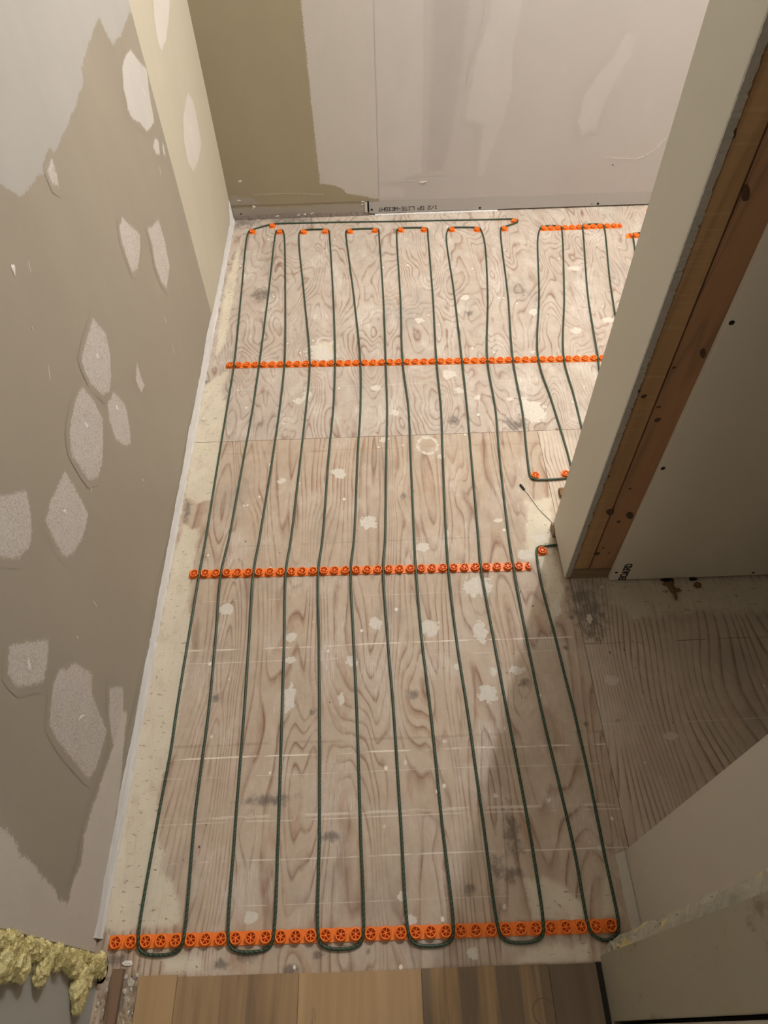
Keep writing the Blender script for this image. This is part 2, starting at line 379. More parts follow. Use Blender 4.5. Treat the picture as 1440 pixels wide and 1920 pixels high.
def sheet(name, x0, x1, y0, y1, mat, step=.0045, thick=.018):
    nx = max(2, int((x1-x0)/step)); ny = max(2, int((y1-y0)/step))
    xs = np.linspace(x0, x1, nx+1); ys = np.linspace(y0, y1, ny+1)
    X, Y = np.meshgrid(xs, ys); P = np.stack([X.ravel(), Y.ravel()], 1)
    kn = np.zeros(len(P))
    for (u, v, r, a) in knots:
        c = fl(u, v); s, _ = px_scale(u, v); s = r*s
        kn += a*np.exp(-(((P[:, 0]-c[0])/s)**2+((P[:, 1]-c[1])/(s*1.7))**2)*.5)
    sp = field_blobs(P, splats)
    for (u, v, rx, ry) in rings_:
        c = fl(u, v); a, b = px_scale(u, v)
        d = np.hypot((P[:, 0]-c[0])/(rx*a), (P[:, 1]-c[1])/(ry*b)); sp = np.maximum(sp, np.clip(.85-np.abs(d-.85)*2.6, 0, 1))
    st = field_blobs(P, stains)
    pa = np.full(len(P), -3.0)
    for pl in paints:
        pa = np.maximum(pa, np.clip(sdf_poly(P, [fl(*q)[:2] for q in pl])/(.030 if pl[0] == (1130, 1088) else .016), -3, 1.2))
    V = np.stack([P[:, 0], P[:, 1], np.zeros(len(P))], 1)
    idx = np.arange(len(P)).reshape(ny+1, nx+1)
    f = np.stack([idx[:-1, :-1].ravel(), idx[:-1, 1:].ravel(), idx[1:, 1:].ravel(), idx[1:, :-1].ravel()], 1)
    # edges down
    b = [idx[0, 0], idx[0, -1], idx[-1, -1], idx[-1, 0]]
    n0 = len(V); low = [(x0, y0, -thick), (x1, y0, -thick), (x1, y1, -thick), (x0, y1, -thick)]
    V = np.concatenate([V, np.array(low)])
    faces = [tuple(q) for q in f]
    bord = [list(idx[0, :]), list(idx[:, -1]), list(idx[-1, ::-1]), list(idx[::-1, 0])]
    for k in range(4):
        faces.append(tuple([n0+k, n0+(k+1) % 4]+bord[k][::-1]))
    faces.append((n0+3, n0+2, n0+1, n0))
    z4 = np.zeros(4)
    return mesh_obj(name, V, faces, mat, floor, attrs=dict(knot=np.concatenate([kn, z4]), splat=np.concatenate([sp, z4]), stain=np.concatenate([st, z4]), paint=np.concatenate([pa, z4-3])))
def Y(u, v): return float(fl(u, v)[1])
PALE = (.80, .74, .63); DK = (.16, .11, .08)
BASE = (.565, .480, .405); LINE = (.225, .115, .07)
linesB = [(Y(720, 1207), .0022, .75, PALE), (Y(700, 1232), .0012, .45, PALE), (Y(700, 1410), .0022, .8, PALE), (Y(700, 1523), .0035, .45, PALE), (Y(700, 1532), .0015, .5, PALE),
          (Y(700, 1605), .0016, .6, PALE), (Y(700, 1690), .0012, .35, PALE), (Y(700, 1015), .0012, .4, DK), (Y(600, 1390), .004, .22, DK), (Y(600, 845), .004, .28, (.33, .18, .09)), (Y(600, 1450), .001, .4, PALE), (Y(600, 1120), .001, .35, PALE)]
SEAM = 1.277
mA = plywood('plywood_far', 3.1, BASE, LINE, 22, .34, 8.0, .75, [(Y(700, 722), .0012, .35, PALE), (Y(500, 600), .001, .3, PALE)], heart=.50, strength=.95)
mB = plywood('plywood_near', 11.7, (.555, .442, .335), LINE, 29, .12, 7.0, .55, linesB)
mC = plywood('plywood_alcove', 23.4, (.66, .55, .44), (.17, .11, .075), 30, .22, 3.2, .3, [(Y(1150, 1205), .0012, .8, DK), (Y(1150, 1310), .001, .3, PALE), (Y(1200, 1355), .002, .3, PALE)], straight=78, heart=.3, strength=1.0)
sheet('plywood_sheet', XL-.06, 1.95, SEAM+.0006, YB+.03, mA, .006)
sheet('plywood_sheet', XL-.06, .4172, -.02, SEAM-.0006, mB)
sheet('plywood_sheet', .4182, 1.95, -.02, SEAM-.0006, mC, .006)
box('joist_slab', (XL-.3, -1.9, -.06), (2.0, YB+.1, -.0185), M['dark'], floor)

# ================================================================== LEFT WALL
wl = tag(empty('wall_left', (XL, 1.2, 0)), 'taupe painted drywall with sanded compound patches, left side', kind='structure')
YE = 1.786
box('drywall_panel', (XL-.0127, .121, .003), (XL, YE, CEIL), M['taupe'], wl)['label'] = 'taupe painted drywall panel'
box('drywall_panel', (XL-.0127, YE, .003), (XL, YB+.03, CEIL), M['cream'], wl)['label'] = 'cream painted drywall panel'
box('wall_core', (XL-.12, .08, -.02), (XL-.0128, YB+.15, CEIL), M['gyps'], wl)

PN = [0]
def patch(name, polys, plane, mat, parent, step=.004, off=.0005, margin=.012, clip=None):
    """thin coat on a wall plane: plane = ('x', value, sign) or ('y', value, sign)"""
    ax, val, sg = plane
    conv = (lambda q: onx(q[0], q[1], val)[[1, 2]]) if ax == 'x' else (lambda q: ony(q[0], q[1], val)[[0, 2]])
    pl = np.array([np.array(q[1:], float) if q[0] == 'w' else conv(q) for q in polys])   # ('w', a, b) = metres on the wall
    lo, hi = pl.min(0)-margin, pl.max(0)+margin
    if clip: lo = np.maximum(lo, clip[0]); hi = np.minimum(hi, clip[1])
    nx = max(2, int((hi[0]-lo[0])/step)); ny = max(2, int((hi[1]-lo[1])/step))
    A, B = np.meshgrid(np.linspace(lo[0], hi[0], nx+1), np.linspace(lo[1], hi[1], ny+1))
    P = np.stack([A.ravel(), B.ravel()], 1); d = sdf_poly(P, pl)
    idx = np.arange(len(P)).reshape(ny+1, nx+1)
    q = np.stack([idx[:-1, :-1].ravel(), idx[:-1, 1:].ravel(), idx[1:, 1:].ravel(), idx[1:, :-1].ravel()], 1)
    q = q[d[q].max(1) > -margin]
    used = np.unique(q); rm = np.full(len(P), -1); rm[used] = np.arange(len(used))
    PN[0] += 1
    h = np.clip((d[used]+.004)/.012, .15, 1)*off*.6+.00012+.00006*(PN[0] % 9)
    p2 = P[used]
    if ax == 'x': V = np.stack([val+sg*h, p2[:, 0], p2[:, 1]], 1); q2 = rm[q]
    else: V = np.stack([p2[:, 0], val+sg*h, p2[:, 1]], 1); q2 = rm[q]
    return mesh_obj(name, V, q2, mat, parent, smooth=True, attrs=dict(sdf=d[used]))
LW = ('x', XL, 1)
ctap = (np.array([.121, .004]), np.array([YE, CEIL]))
ccr = (np.array([YE, .004]), np.array([YB, CEIL]))
patch('primer_coat', [('w', .10, 2.39), ('w', 1.786, 2.39), (250, 0), (252, 22), (243, 25), (228, 62), (212, 87), (200, 65), (186, 32), (176, 55), (165, 85), (152, 130), (158, 152), (150, 175), (135, 215), (118, 250), (105, 285), (85, 322), (70, 330), (55, 355), (38, 368), (18, 358), (0, 348), ('w', .80, .95), ('w', .55, .97), ('w', .30, 1.02), ('w', .10, 1.0)],
      LW, M['primer_left'], wl, .006, clip=ctap)['label'] = 'pale primer coat with a ragged lower edge'
tp = [([(245, 92), (262, 118), (275, 130), (278, 165), (287, 215), (288, 230), (276, 248), (265, 232), (248, 222), (240, 205), (232, 165), (229, 130), (232, 110)], 'mud_smooth'),
      ([(290, 258), (297, 265), (300, 290), (294, 292), (287, 275)], 'mud_smooth'),
      ([(303, 258), (307, 275), (310, 292), (306, 290)], 'mud_smooth'),
      ([(229, 408), (262, 440), (262, 470), (258, 505), (248, 510), (240, 490), (228, 455), (224, 425)], 'mud_taupe'),
      ([(276, 430), (297, 413), (308, 450), (318, 500), (312, 540), (302, 528), (290, 495), (285, 460)], 'mud_taupe'),
      ([(174, 597), (198, 625), (205, 660), (208, 705), (205, 735), (193, 741), (170, 720), (158, 695), (152, 675), (160, 640)], 'mud_taupe'),
      ([(155, 727), (175, 750), (192, 785), (193, 830), (190, 870), (183, 895), (165, 900), (148, 875), (133, 850), (129, 815), (135, 775), (145, 740)], 'mud_taupe'),
      ([(208, 728), (235, 760), (243, 800), (245, 832), (235, 835), (217, 825), (205, 790), (201, 745)], 'mud_taupe'),
      ([(256, 678), (266, 710), (271, 722), (264, 736), (255, 712)], 'mud_taupe'),
      ([(121, 884), (140, 915), (166, 965), (155, 1010), (135, 1040), (122, 1046), (105, 1020), (85, 975), (95, 940)], 'mud_taupe'),
      ([(-60, 940), (0, 930), (50, 920), (58, 970), (60, 1000), (55, 1025), (35, 1048), (10, 1046), (-60, 1030)], 'mud_taupe'),
      ([(17, 1210), (90, 1198), (88, 1250), (80, 1280), (55, 1285), (32, 1288), (14, 1265)], 'mud_taupe'),
      ([(140, 1240), (173, 1265), (172, 1300), (185, 1335), (200, 1370), (180, 1440), (165, 1460), (140, 1430), (115, 1400), (92, 1360), (97, 1290), (108, 1258), (125, 1255)], 'mud_taupe'),
      ([(205, 1290), (230, 1288), (232, 1340), (222, 1420), (210, 1400), (204, 1340)], 'mud_taupe'),
      ([(96, 295), (107, 330), (110, 352), (98, 345), (88, 322)], 'mud_taupe')]
for pl, mk in tp: patch('compound_patch', pl, LW, M[mk], wl, .003, clip=ctap)
patch('compound_coat', [('w', .11, .60), ('w', .20, .50), (0, 1545), (40, 1600), (90, 1655), (125, 1700), (133, 1665), (150, 1620), (160, 1550), (185, 1480), (205, 1420), (228, 1330), (238, 1340), (222, 1500), (190, 1690), (178, 1800), ('w', .11, .004)],
      LW, M['lowcoat'], wl, .004, clip=ctap)
for pl in ([(283, -60), (318, -60), (319, 0), (316, 40), (311, 75), (303, 97), (297, 80), (290, 40)], [(352, 172), (362, 190), (368, 215), (378, 270), (372, 300), (362, 322), (353, 305), (345, 265), (343, 220)]):
    patch('compound_patch', pl, LW, M['mud_cream'], wl, .003, clip=ccr)
def dab(u, v, ru, rv, rot, parent, plane, mat, name='compound_dab', th=.0012, lump=.25):
    ax, val, sg = plane
    c = onx(u, v, val) if ax == 'x' else ony(u, v, val)
    pts = []
    for i in range(14):
        a = 2*math.pi*i/14; r = 1+lump*math.sin(a*3+u)+.12*random.random()
        x, y = ru*r*math.cos(a), rv*r*math.sin(a)
        pts.append((x*math.cos(rot)-y*math.sin(rot), x*math.sin(rot)+y*math.cos(rot)))
    V = []; 
    for k, (sc_, h) in enumerate(((1, .0004), (.7, th))):
        for a, b in pts:
            V.append((val+sg*h, c[1]+a*sc_, c[2]+b*sc_) if ax == 'x' else (c[0]+a*sc_, val+sg*h, c[2]+b*sc_))
    n = 14; Fc = [(i, (i+1) % n, n+(i+1) % n, n+i) for i in range(n)]+[tuple(range(n, 2*n))]
    return mesh_obj(name, V, Fc, mat, parent, smooth=True)
for (u, v, a, b, r) in [(u_, v_, a_*.6, b_*.6, r_) for (u_, v_, a_, b_, r_) in [(182, 668, .008, .013, .3), (161, 797, .007, .014, .2), (219, 765, .007, .011, .2), (121, 960, .006, .010, 0), (54, 1246, .006, .016, -.7), (152, 1345, .006, .02, .7), (357, 240, .008, .012, .3), (303, 473, .004, .009, .2), (25, 505, .008, .012, -.6), (268, 170, .004, .03, .5)]]:
    dab(u, v, a, b, r, wl, LW, M['nail_dab'])
for (u, v, b, r) in [(92, 700, .02, .75), (55, 500, .014, .6), (325, 655, .022, .35), (310, 600, .016, .1), (170, 915, .014, .6), (178, 1132, .016, .05), (145, 1195, .006, .2), (268, 900, .012, -.4), (60, 615, .01, .3), (300, 320, .02, .25), (130, 1310, .02, .8)]:
    dab(u, v, .0009, b*.6, -r, wl, LW, M['nail_dab'], 'scratch', .0006, .1)
# white caulk / tape strip along the foot of the wall
bl = tag(empty('baseboard_left', (XL, 1.2, 0)), 'ragged white strip of compound along the foot of the taupe wall', kind='structure')
ys = np.arange(.14, YB, .006); V = []; Fc = []
for i, y in enumerate(ys):
    n1 = noise.noise((y*9, 0, 0)); n2 = noise.noise((y*55, 3, 0)); n3 = noise.noise((y*160, 6, 1))
    z = .024+.008*n1+.003*n2+.002*n3
    if y > YE: z = .020+.004*n1+.004*n2
    if y > 2.30: z += (y-2.30)*.6
    z += max(0, .010-abs(y-1.70)*.10)
    z *= 1.0+.25*min(1, max(0, (y-.9)/.4))+.12*noise.noise((y*26, 11, 0))
    ft = .0085+.003*n2+.0025*n3
    V += [(XL+.0005, y, z), (XL+.0022, y, z-.003), (XL+.0045, y, .006), (XL+ft, y, .0006)]
for i in range(len(ys)-1):
    for k in range(3): Fc.append((i*4+k, i*4+k+1, i*4+k+5, i*4+k+4))
t = NT('white_caulk'); p = t.pos()
c = t.mix(t.noise(t.mapv(p, (30, 6, 60)), 3, 5, .65), (.46, .44, .42), (.82, .80, .78))
t.bump(t.noise(p, 160, 4), .5, .0015)
M['caulk'] = t.done(c, .6, .3)
mesh_obj('caulk_strip', V, Fc, M['caulk'], bl, smooth=True)
for (y, z, h) in [(1.72, .045, .02), (1.30, .038, .010), (1.15, .036, .008), (.80, .04, .010), (.62, .041, .012), (.45, .045, .014), (.95, .035, .008)]:
    V = [(XL+.0006, y-.10, z-h*.5), (XL+.0006, y+.10, z), (XL+.0012, y+.10, z+.0022), (XL+.0012, y-.10, z-h*.5+.0016)]
    mesh_obj('tape_edge', V, [(0, 1, 2, 3)], M['caulk'], bl)

# ================================================================== BACK WALL
wb = tag(empty('wall_back', (.2, YB, 0)), 'back drywall half painted olive and half primed white', kind='structure')
XS = -.0155
box('wall_core', (XL-.12, YB+.0135, -.02), (2.0, YB+.12, CEIL), M['dark'], wb)
box('drywall_panel', (XL, YB, .052), (2.0, YB+.0127, CEIL), M['paper'], wb)['label'] = 'upper drywall panel'
box('drywall_panel', (XL, YB+.001, .010), (XS-.006, YB+.0127, .0516), M['olive'], wb)['label'] = 'old olive painted drywall strip'
box('drywall_panel', (XS, YB-.0005, .0055), (2.0, YB+.0122, .0516), wall_paint('bare_grey_drywall_paper', (.44, .415, .395), .7, .04), wb, .0008)['label'] = 'bare grey drywall strip with printed lettering'
BW = ('y', YB, -1)
ZT = CEIL
# olive paint is a coat over the paper on the left part, primer feathers over it
def bpatch(name, pl, mat, off=.0005, step=.005, world=True, clip=None):
    ax, val, sg = BW
    return patch(name, pl, BW, mat, wb, step, off, .012, clip or (np.array([XL, .0525]), np.array([1.6, CEIL])))
box('olive_paint_coat', (XL, YB-.0006, .0525), (.02, YB, CEIL), M['olive'], wb)['label'] = 'olive paint coat'
def topx(x, z, y=YB):
    c = RC.T@(np.array([x, y, z-H])); return (720-F*c[0]/c[2], 960+F*c[1]/c[2])
BW2 = ('y', YB-.0006, -1)
patch('primer_coat', [topx(-.19, 2.39), topx(-.187, .66), topx(-.186, .40), topx(-.184, .20), topx(-.183, .122), topx(-.155, .118), topx(-.12, .108), topx(-.10, .098), topx(-.095, .082), topx(-.07, .079), topx(-.03, .070), topx(.00, .062), topx(.24, .06), topx(.24, 2.39)],
      BW2, M['prime_back'], wb, .005, .0006, .012, (np.array([XL, .0525]), np.array([.02, CEIL])))['label'] = 'white primer coat'
patch('scuffed_strip', [topx(-.505, .092), topx(-.46, .085), topx(-.42, .075), topx(-.40, .055), topx(-.505, .055)], BW2, M['scuff_back'], wb, .004, .0004, .012, (np.array([XL, .0525]), np.array([.02, CEIL])))
patch('scuffed_strip', [topx(-.505, .045, YB+.001), topx(-.30, .040, YB+.001), topx(-.15, .045, YB+.001), topx(-.03, .04, YB+.001), topx(-.03, .012, YB+.001), topx(-.505, .012, YB+.001)], ('y', YB+.001, -1), M['scuff_back'], wb, .004, .0004, .01, (np.array([XL, .011]), np.array([XS-.007, .051])))
for pl, mk in [([topx(.02, 2.39), topx(.135, 2.39), topx(.165, .66), topx(.17, .40), topx(.17, .15), topx(.10, .125), topx(.02, .12)], 'coat_back'),
               ([topx(.175, 2.39), topx(.31, 2.39), topx(.30, .66), topx(.285, .40), topx(.265, .25), topx(.245, .15), topx(.19, .15), topx(.192, .4), topx(.19, .66)], 'coat_dark'),
               ([topx(.34, 2.39), topx(.47, 2.39), topx(.455, .66), topx(.44, .52), topx(.45, .40), topx(.43, .30), topx(.40, .20), topx(.385, .13), topx(.365, .13), topx(.37, .30), topx(.31, .32), topx(.33, .50), topx(.36, .60)], 'coat_back'),
               ([topx(.775, .555), topx(.80, .53), topx(.805, .49), topx(.775, .42), topx(.75, .33), topx(.745, .27), topx(.725, .275), topx(.70, .25), topx(.68, .30), topx(.685, .38), topx(.72, .44), topx(.755, .49)], 'coat_back'),
               ([topx(-.02, .062), topx(.11, .062), topx(.115, .10), topx(.02, .105)], 'coat_back')]:
    patch('compound_coat', pl, BW, M[mk], wb, .005, .0005, .014, (np.array([.021, .0525]), np.array([1.6, CEIL])))
# thin ridge lines of compound
def ridge(pts, r, mat, parent, name='compound_ridge'):
    bm = bmesh.new()
    for k in range(len(pts)-1):
        a, b = Vector(pts[k]), Vector(pts[k+1]); m = int((b-a).length/.004)+1
        for i in range(m):
            c = a.lerp(b, i/m)
            bmesh.ops.create_icosphere(bm, subdivisions=1, radius=r*random.uniform(.5, 1.2), matrix=Matrix.Translation(c+Vector((random.uniform(-.001, .001), 0, random.uniform(-.0012, .0012)))))
    return bm_obj(name, bm, mat, parent, True)
ridge([(.80, YB-.0003, .178), (.905, YB-.0003, .170), (.93, YB-.0003, .178), (.965, YB-.0003, .20), (.985, YB-.0003, .235), (1.0, YB-.0003, .255)], .0016, M['nail_dab'], wb)
ridge([(.04, YB-.0008, .118), (.16, YB-.0008, .123)], .001, M['nail_dab'], wb)
ridge([(.165, YB-.0008, .115), (.19, YB-.0008, .116)], .0025, M['nail_dab'], wb)
ridge([(-.42, YB-.0012, .090), (-.30, YB-.0012, .092), (-.17, YB-.0012, .083)], .0011, M['nail_dab'], wb)
for (u, v) in [(476, 388), (520, 405), (560, 403), (572, 402), (680, 378), (679, 383), (450, 340), (448, 376), (585, 400)]:
    dab(u, v, random.uniform(.004, .009), random.uniform(.002, .005), random.random(), wb, BW2, M['nail_dab'])
# screw heads
def screw(name, p, ax, sg, r, parent, mat):
    bm = bmesh.new(); n = 12; th = .0006
    for (rr, h) in ((r, 0), (r, th), (r*.5, th*.4)):
        for i in range(n):
            a = 2*math.pi*i/n
            q = (p[0]+rr*math.cos(a), p[1]+sg*h, p[2]+rr*math.sin(a)) if ax == 'y' else (p[0]+sg*h, p[1]+rr*math.cos(a), p[2]+rr*math.sin(a))
            bm.verts.new(q)
    bm.verts.ensure_lookup_table(); v = bm.verts
    for k in range(2):
        for i in range(n): bm.faces.new((v[k*n+i], v[k*n+(i+1) % n], v[k*n+n+(i+1) % n], v[k*n+n+i]))
    bm.faces.new(v[2*n:])
    return bm_obj(name, bm, mat, parent)
for (u, v, r) in [(697, 393, .0042), (899, 396.5, .0042), (1120, 386, .0045), (452, 401, .003), (1108, 388.5, .002), (1149, 309, .0025)]:
    p = ony(u, v, YB); p[2] = max(p[2], .013)
    screw('screw_head', (p[0], YB-.0006, p[2]), 'y', -1, r, wb, M['ink'])
# crumbly broken end between the two bottom strips and grime under the strip
def rag_strip(name, pts, wfun, mat, parent, smooth=False):
    V = []; Fc = []
    for (a, b) in pts: V += [a, b]
    for i in range(len(pts)-1): Fc.append((2*i, 2*i+1, 2*i+3, 2*i+2))
    return mesh_obj(name, V, Fc, mat, parent, smooth)
pts = []
for i in range(14):
    z = .012+i*.003; pts.append(((XS-.016-.004*noise.noise((z*300, 1, 1)), YB-.0012, z), (XS-.006-.0035*noise.noise((z*250, 5, 1)), YB-.0026, z)))
rag_strip('torn_paper_end', pts, None, M['caulk'], wb)
pts = [((x, YB+.0005, .0128+.003*noise.noise((x*60, 2, 0))), (x, YB-.004+.003*noise.noise((x*90, 0, 4)), .001)) for x in np.arange(XL, XS, .004)]
rag_strip('grime_strip', pts, None, plain('grey_brown_grime', (.20, .165, .14), .8, .5, 140), wb)
pts = [((x, YB+.0005, .004+.0015*noise.noise((x*60, 2, 0))), (x, YB-.006+.004*noise.noise((x*70, 0, 9)), .0008)) for x in np.arange(XS+.02, .45, .004)]
rag_strip('torn_paper_edge', pts, None, M['caulk'], wb)

# ---- stroke lettering
GLY = {'1': [[(.8, 5), (2, 6), (2, 0)], [(.8, 0), (3.2, 0)]], '/': [[(0, 0), (4, 6)]], '2': [[(0, 5), (.8, 6), (3.2, 6), (4, 5), (4, 4), (0, 0), (4, 0)]],
       'G': [[(4, 6), (0, 6), (0, 0), (4, 0), (4, 3), (2.2, 3)]], 'P': [[(0, 0), (0, 6), (4, 6), (4, 3), (0, 3)]], 'L': [[(0, 6), (0, 0), (4, 0)]],
       'I': [[(2, 0), (2, 6)], [(.6, 6), (3.4, 6)], [(.6, 0), (3.4, 0)]], 'T': [[(0, 6), (4, 6)], [(2, 6), (2, 0)]], 'E': [[(4, 6), (0, 6), (0, 0), (4, 0)], [(0, 3), (3.2, 3)]],
       '-': [[(.8, 3), (3.2, 3)]], 'W': [[(0, 6), (0, 0), (2, 3), (4, 0), (4, 6)]], 'H': [[(0, 0), (0, 6)], [(4, 0), (4, 6)], [(0, 3), (4, 3)]], ' ': [],
       'B': [[(.7, 0), (.7, 6)], [(0, 6), (3.2, 6), (4, 5.2), (4, 3.8), (3.2, 3), (.7, 3)], [(3.2, 3), (4, 2.2), (4, .8), (3.2, 0), (0, 0)]],
       'O': [[(1.2, 0), (2.8, 0), (4, 1.4), (4, 4.6), (2.8, 6), (1.2, 6), (0, 4.6), (0, 1.4), (1.2, 0)]],
       'A': [[(.4, 0), (2, 6), (3.6, 0)], [(1.1, 2), (2.9, 2)], [(-.4, 0), (1.2, 0)], [(2.8, 0), (4.4, 0)]],
       'R': [[(.7, 0), (.7, 6)], [(0, 6), (3.2, 6), (4, 5.2), (4, 3.8), (3.2, 3), (.7, 3)], [(2.2, 3), (4.2, 0)], [(0, 0), (1.5, 0)]],
       'D': [[(.7, 0), (.7, 6)], [(0, 6), (2.8, 6), (4, 4.6), (4, 1.4), (2.8, 0), (0, 0)]]}
def lettering(name, s, origin, right, up, cw, ch, adv, stroke, normal, mat, parent):
    bm = bmesh.new(); o = Vector(origin); R, U, Nn = Vector(right), Vector(up), Vector(normal)
    for k, chh in enumerate(s):
        for pl in GLY[chh]:
            P2 = [(k*adv+x/4*cw, y/6*ch) for x, y in pl]
            for i in range(len(P2)-1):
                a, b = Vector((*P2[i],)), Vector((*P2[i+1],)); d = (b-a).normalized(); nn = Vector((-d.y, d.x))*stroke/2; e = d*stroke*.4
                q = [a-e+nn, a-e-nn, b+e-nn, b+e+nn]
                bm.faces.new([bm.verts.new(o+R*c.x+U*c.y+Nn*(.0003+.00002*i)) for c in q])
    return bm_obj(name, bm, mat, parent)
TXT = '1/2 GP LITE-WEIGHT'
lettering('printed_lettering', TXT, (.229, YB-.0006, .0265), (-1, 0, 0), (0, 0, -1), .0092, .0125, (.229-.016)/len(TXT), .0021, (0, -1, 0), M['ink'], wb)['label'] = 'upside-down black print reading 1/2 GP LITE-WEIGHT'

# ================================================================== PARTITION (right)
wr_ = tag(empty('wall_right', (XP, .88, 0)), 'unfinished partition end with bare studs and drywall, right side', kind='structure')
BX0 = .503
ST0 = XP+.0127
box('stud', (ST0+.0032, YP0+.0075, .039), (ST0+.0375, YP1-.014, CEIL), M['stud_rough'], wr_, .0012)['label'] = 'rough pale brown stud'
box('stud', (ST0+.0400, YP0+.0068, .039), (BX0+.010, YP1-.014, CEIL), M['stud_red'], wr_, .0012)['label'] = 'reddish knotty stud'
box('bottom_plate', (ST0-.004, YP0+.006, 0), (1.7, YP1-.014, .0385), M['plate'], wr_, .001)
box('drywall_panel', (BX0, YP0-.0045, .006), (1.9, YP0+.0068-.0002, CEIL), M['boardpaper'], wr_, .0008)['label'] = 'white drywall panel with the printed word BOARD'
box('drywall_panel', (XP+.013, YP1-.0127, .006), (1.9, YP1, CEIL), M['offwhite'], wr_)['label'] = 'rear drywall panel'
# end panel with a crumbly cut front edge
V = []; Fc = []
zs = np.arange(0.014, CEIL, .004); n = len(zs)
for z in zs:
    k = min(1, max(0, (z-.02)/.03))
    r1 = noise.noise((z*130, 0, 0))*.0022+noise.noise((z*40, 2, 0))*.002
    r2 = noise.noise((z*190, 7, 0))*.0032+noise.noise((z*45, 9, 0))*.0022
    f1 = noise.noise((z*200, 4, 4))*.0015
    V += [(XP, YP1, z), (XP, YP0+.003+f1*.4, z), (XP+.0012+abs(r1)*.4, YP0+.0012+f1, z), (XP+.0132+r2, YP0+.0030+f1, z), (XP+.0130+r2, YP0+.0105, z), (XP+.0127, YP1-.013, z), (XP+.0127, YP1, z)]
for i in range(n-1):
    for k in range(7):
        Fc.append((i*7+k, i*7+(k+1) % 7, i*7+7+(k+1) % 7, i*7+7+k))
Fc += [tuple(range(7)), tuple(range((n-1)*7, n*7))[::-1]]
ep = mesh_obj('end_panel', V, Fc, M['endpaint'], wr_)
ep.data.materials.append(M['gyps'])
for pi, pg in enumerate(ep.data.polygons):
    if pi < (n-1)*7 and pi % 7 in (2, 3): pg.material_index = 1
ep['label'] = 'sage white painted end panel with a crumbly cut gypsum edge'
box('floor_shim', (XP-.004, .93, 0), (XP+.02, YP1+.004, .018), M['plate'], wr_)
for (u, v, r) in [(1372, 605, .0042), (1243, 878, .0042), (1155.5, 1073.5, .0034), (1412, 1074, .003)]:
    p = ony(u, v, YP0-.0045); screw('screw_head', p, 'y', -1, r, wr_, M['ink'])
lettering('printed_lettering', 'BOARD', (.5385, YP0-.0046, .007), (0, 0, 1), (-1, 0, 0), .0112, .0135, .0132, .0033, (0, -1, 0), M['ink'], wr_)['label'] = 'black slab letters reading BOARD upwards'
M['knot'] = plain('dark_knot', (.10, .055, .03), .7, .3, 200)
for (u, v, a, b, yv) in [(1264, 689, .004, .003, .0068), (1235, 763, .005, .003, .0068), (1233, 787, .007, .006, .0068), (1181, 916, .004, .003, .0068), (1144, 960, .009, .013, .0068), (1181, 966, .008, .016, .0068),
                         (1160, 978, .004, .005, .0068), (1119, 1038, .008, .007, .0068), (1131, 1027, .004, .003, .0068), (1142, 1037, .003, .003, .0068), (1318, 662, .005, .012, .0068), (1193, 735, .009, .004, .0075), (1207, 743, .006, .005, .0075), (1380, 565, .005, .008, .0068), (1398, 362, .006, .014, .0068), (1375, 246, .004, .010, .0075), (1141, 893, .003, .003, .0075)]:
    dab(u, v, a*.8, b*.8, .4, wr_, ('y', YP0+yv, -1), M['knot'], 'knot', .0006, .05)
# torn brown paper, and near-black lumps painting hole shade, below the drywall foot
def crumple(name, c, sx_, sy_, sz_, mat, parent, seed, lab=None, sub=2):
    bm = bmesh.new(); bmesh.ops.create_icosphere(bm, subdivisions=sub, radius=1)
    for v in bm.verts:
        k = 1+.45*noise.noise(v.co*1.7+Vector((seed, 0, 0)))+.25*noise.noise(v.co*4+Vector((0, seed, 0)))
        v.co = Vector((c[0]+v.co.x*sx_*k, c[1]+v.co.y*sy_*k, max(c[2]+v.co.z*sz_*k, .0003)))
    return bm_obj(name, bm, mat, parent)
M['kraft'] = plain('torn_kraft_paper', (.20, .115, .055), .8, .4, 150)
for (u, v, a, b, s) in [(1258, 1103, .008, .016, 1), (1268, 1108, .010, .005, 2), (1265, 1118, .004, .012, 3), (1307, 1098, .008, .008, 4), (1253, 1096, .012, .006, 5)]:
    c = fl(u, v); crumple('torn_paper_scrap', (c[0], c[1], .003), a, b, .004, M['kraft'], wr_, s)
for (u, v, a, b) in [(1252, 1091, .014, .006), (1300, 1089, .010, .005)]:
    c = fl(u, v); crumple('hole_shade', (c[0], c[1]+.004, .001), a, b, .003, M['dark'], wr_, u)

# ================================================================== DOORWAY STUBS
ws = tag(empty('wall_front', (.40, .18, 0)), 'stub wall and torn doorway jamb at the near right', kind='structure')
box('drywall_panel', (.400, .100, .003), (1.9, .2435, CEIL), M['offwhite'], ws, .0015)['label'] = 'off-white painted stub wall'
JX = .331
tj = NT('dirty_jamb_paint'); p = tj.pos()
c = tj.mix(tj.noise(p, 9, 5, .6), (.40, .37, .28), (.50, .47, .37))
c = tj.mix(tj.math('MULTIPLY', tj.step(tj.noise(tj.mapv(p, (1, 1, .5), (3, 1, 0)), 22, 5, .7), .58, .72), .6), c, (.22, .14, .08))
zz = tj.n('ShaderNodeSeparateXYZ'); tj.l(p, zz.inputs[0])
M['jamb_dirty'] = tj.done(c, .6, .3)
box('jamb_board', (JX, .004, -.01), (.45, .092, CEIL), M['jamb_dirty'], ws, .001)['label'] = 'stained cream jamb board'
box('jamb_board', (JX+.002, -.16, -.01), (.45, -.0005, CEIL), M['offwhite'], ws, .001)['label'] = 'pale jamb board beyond the dark seam'
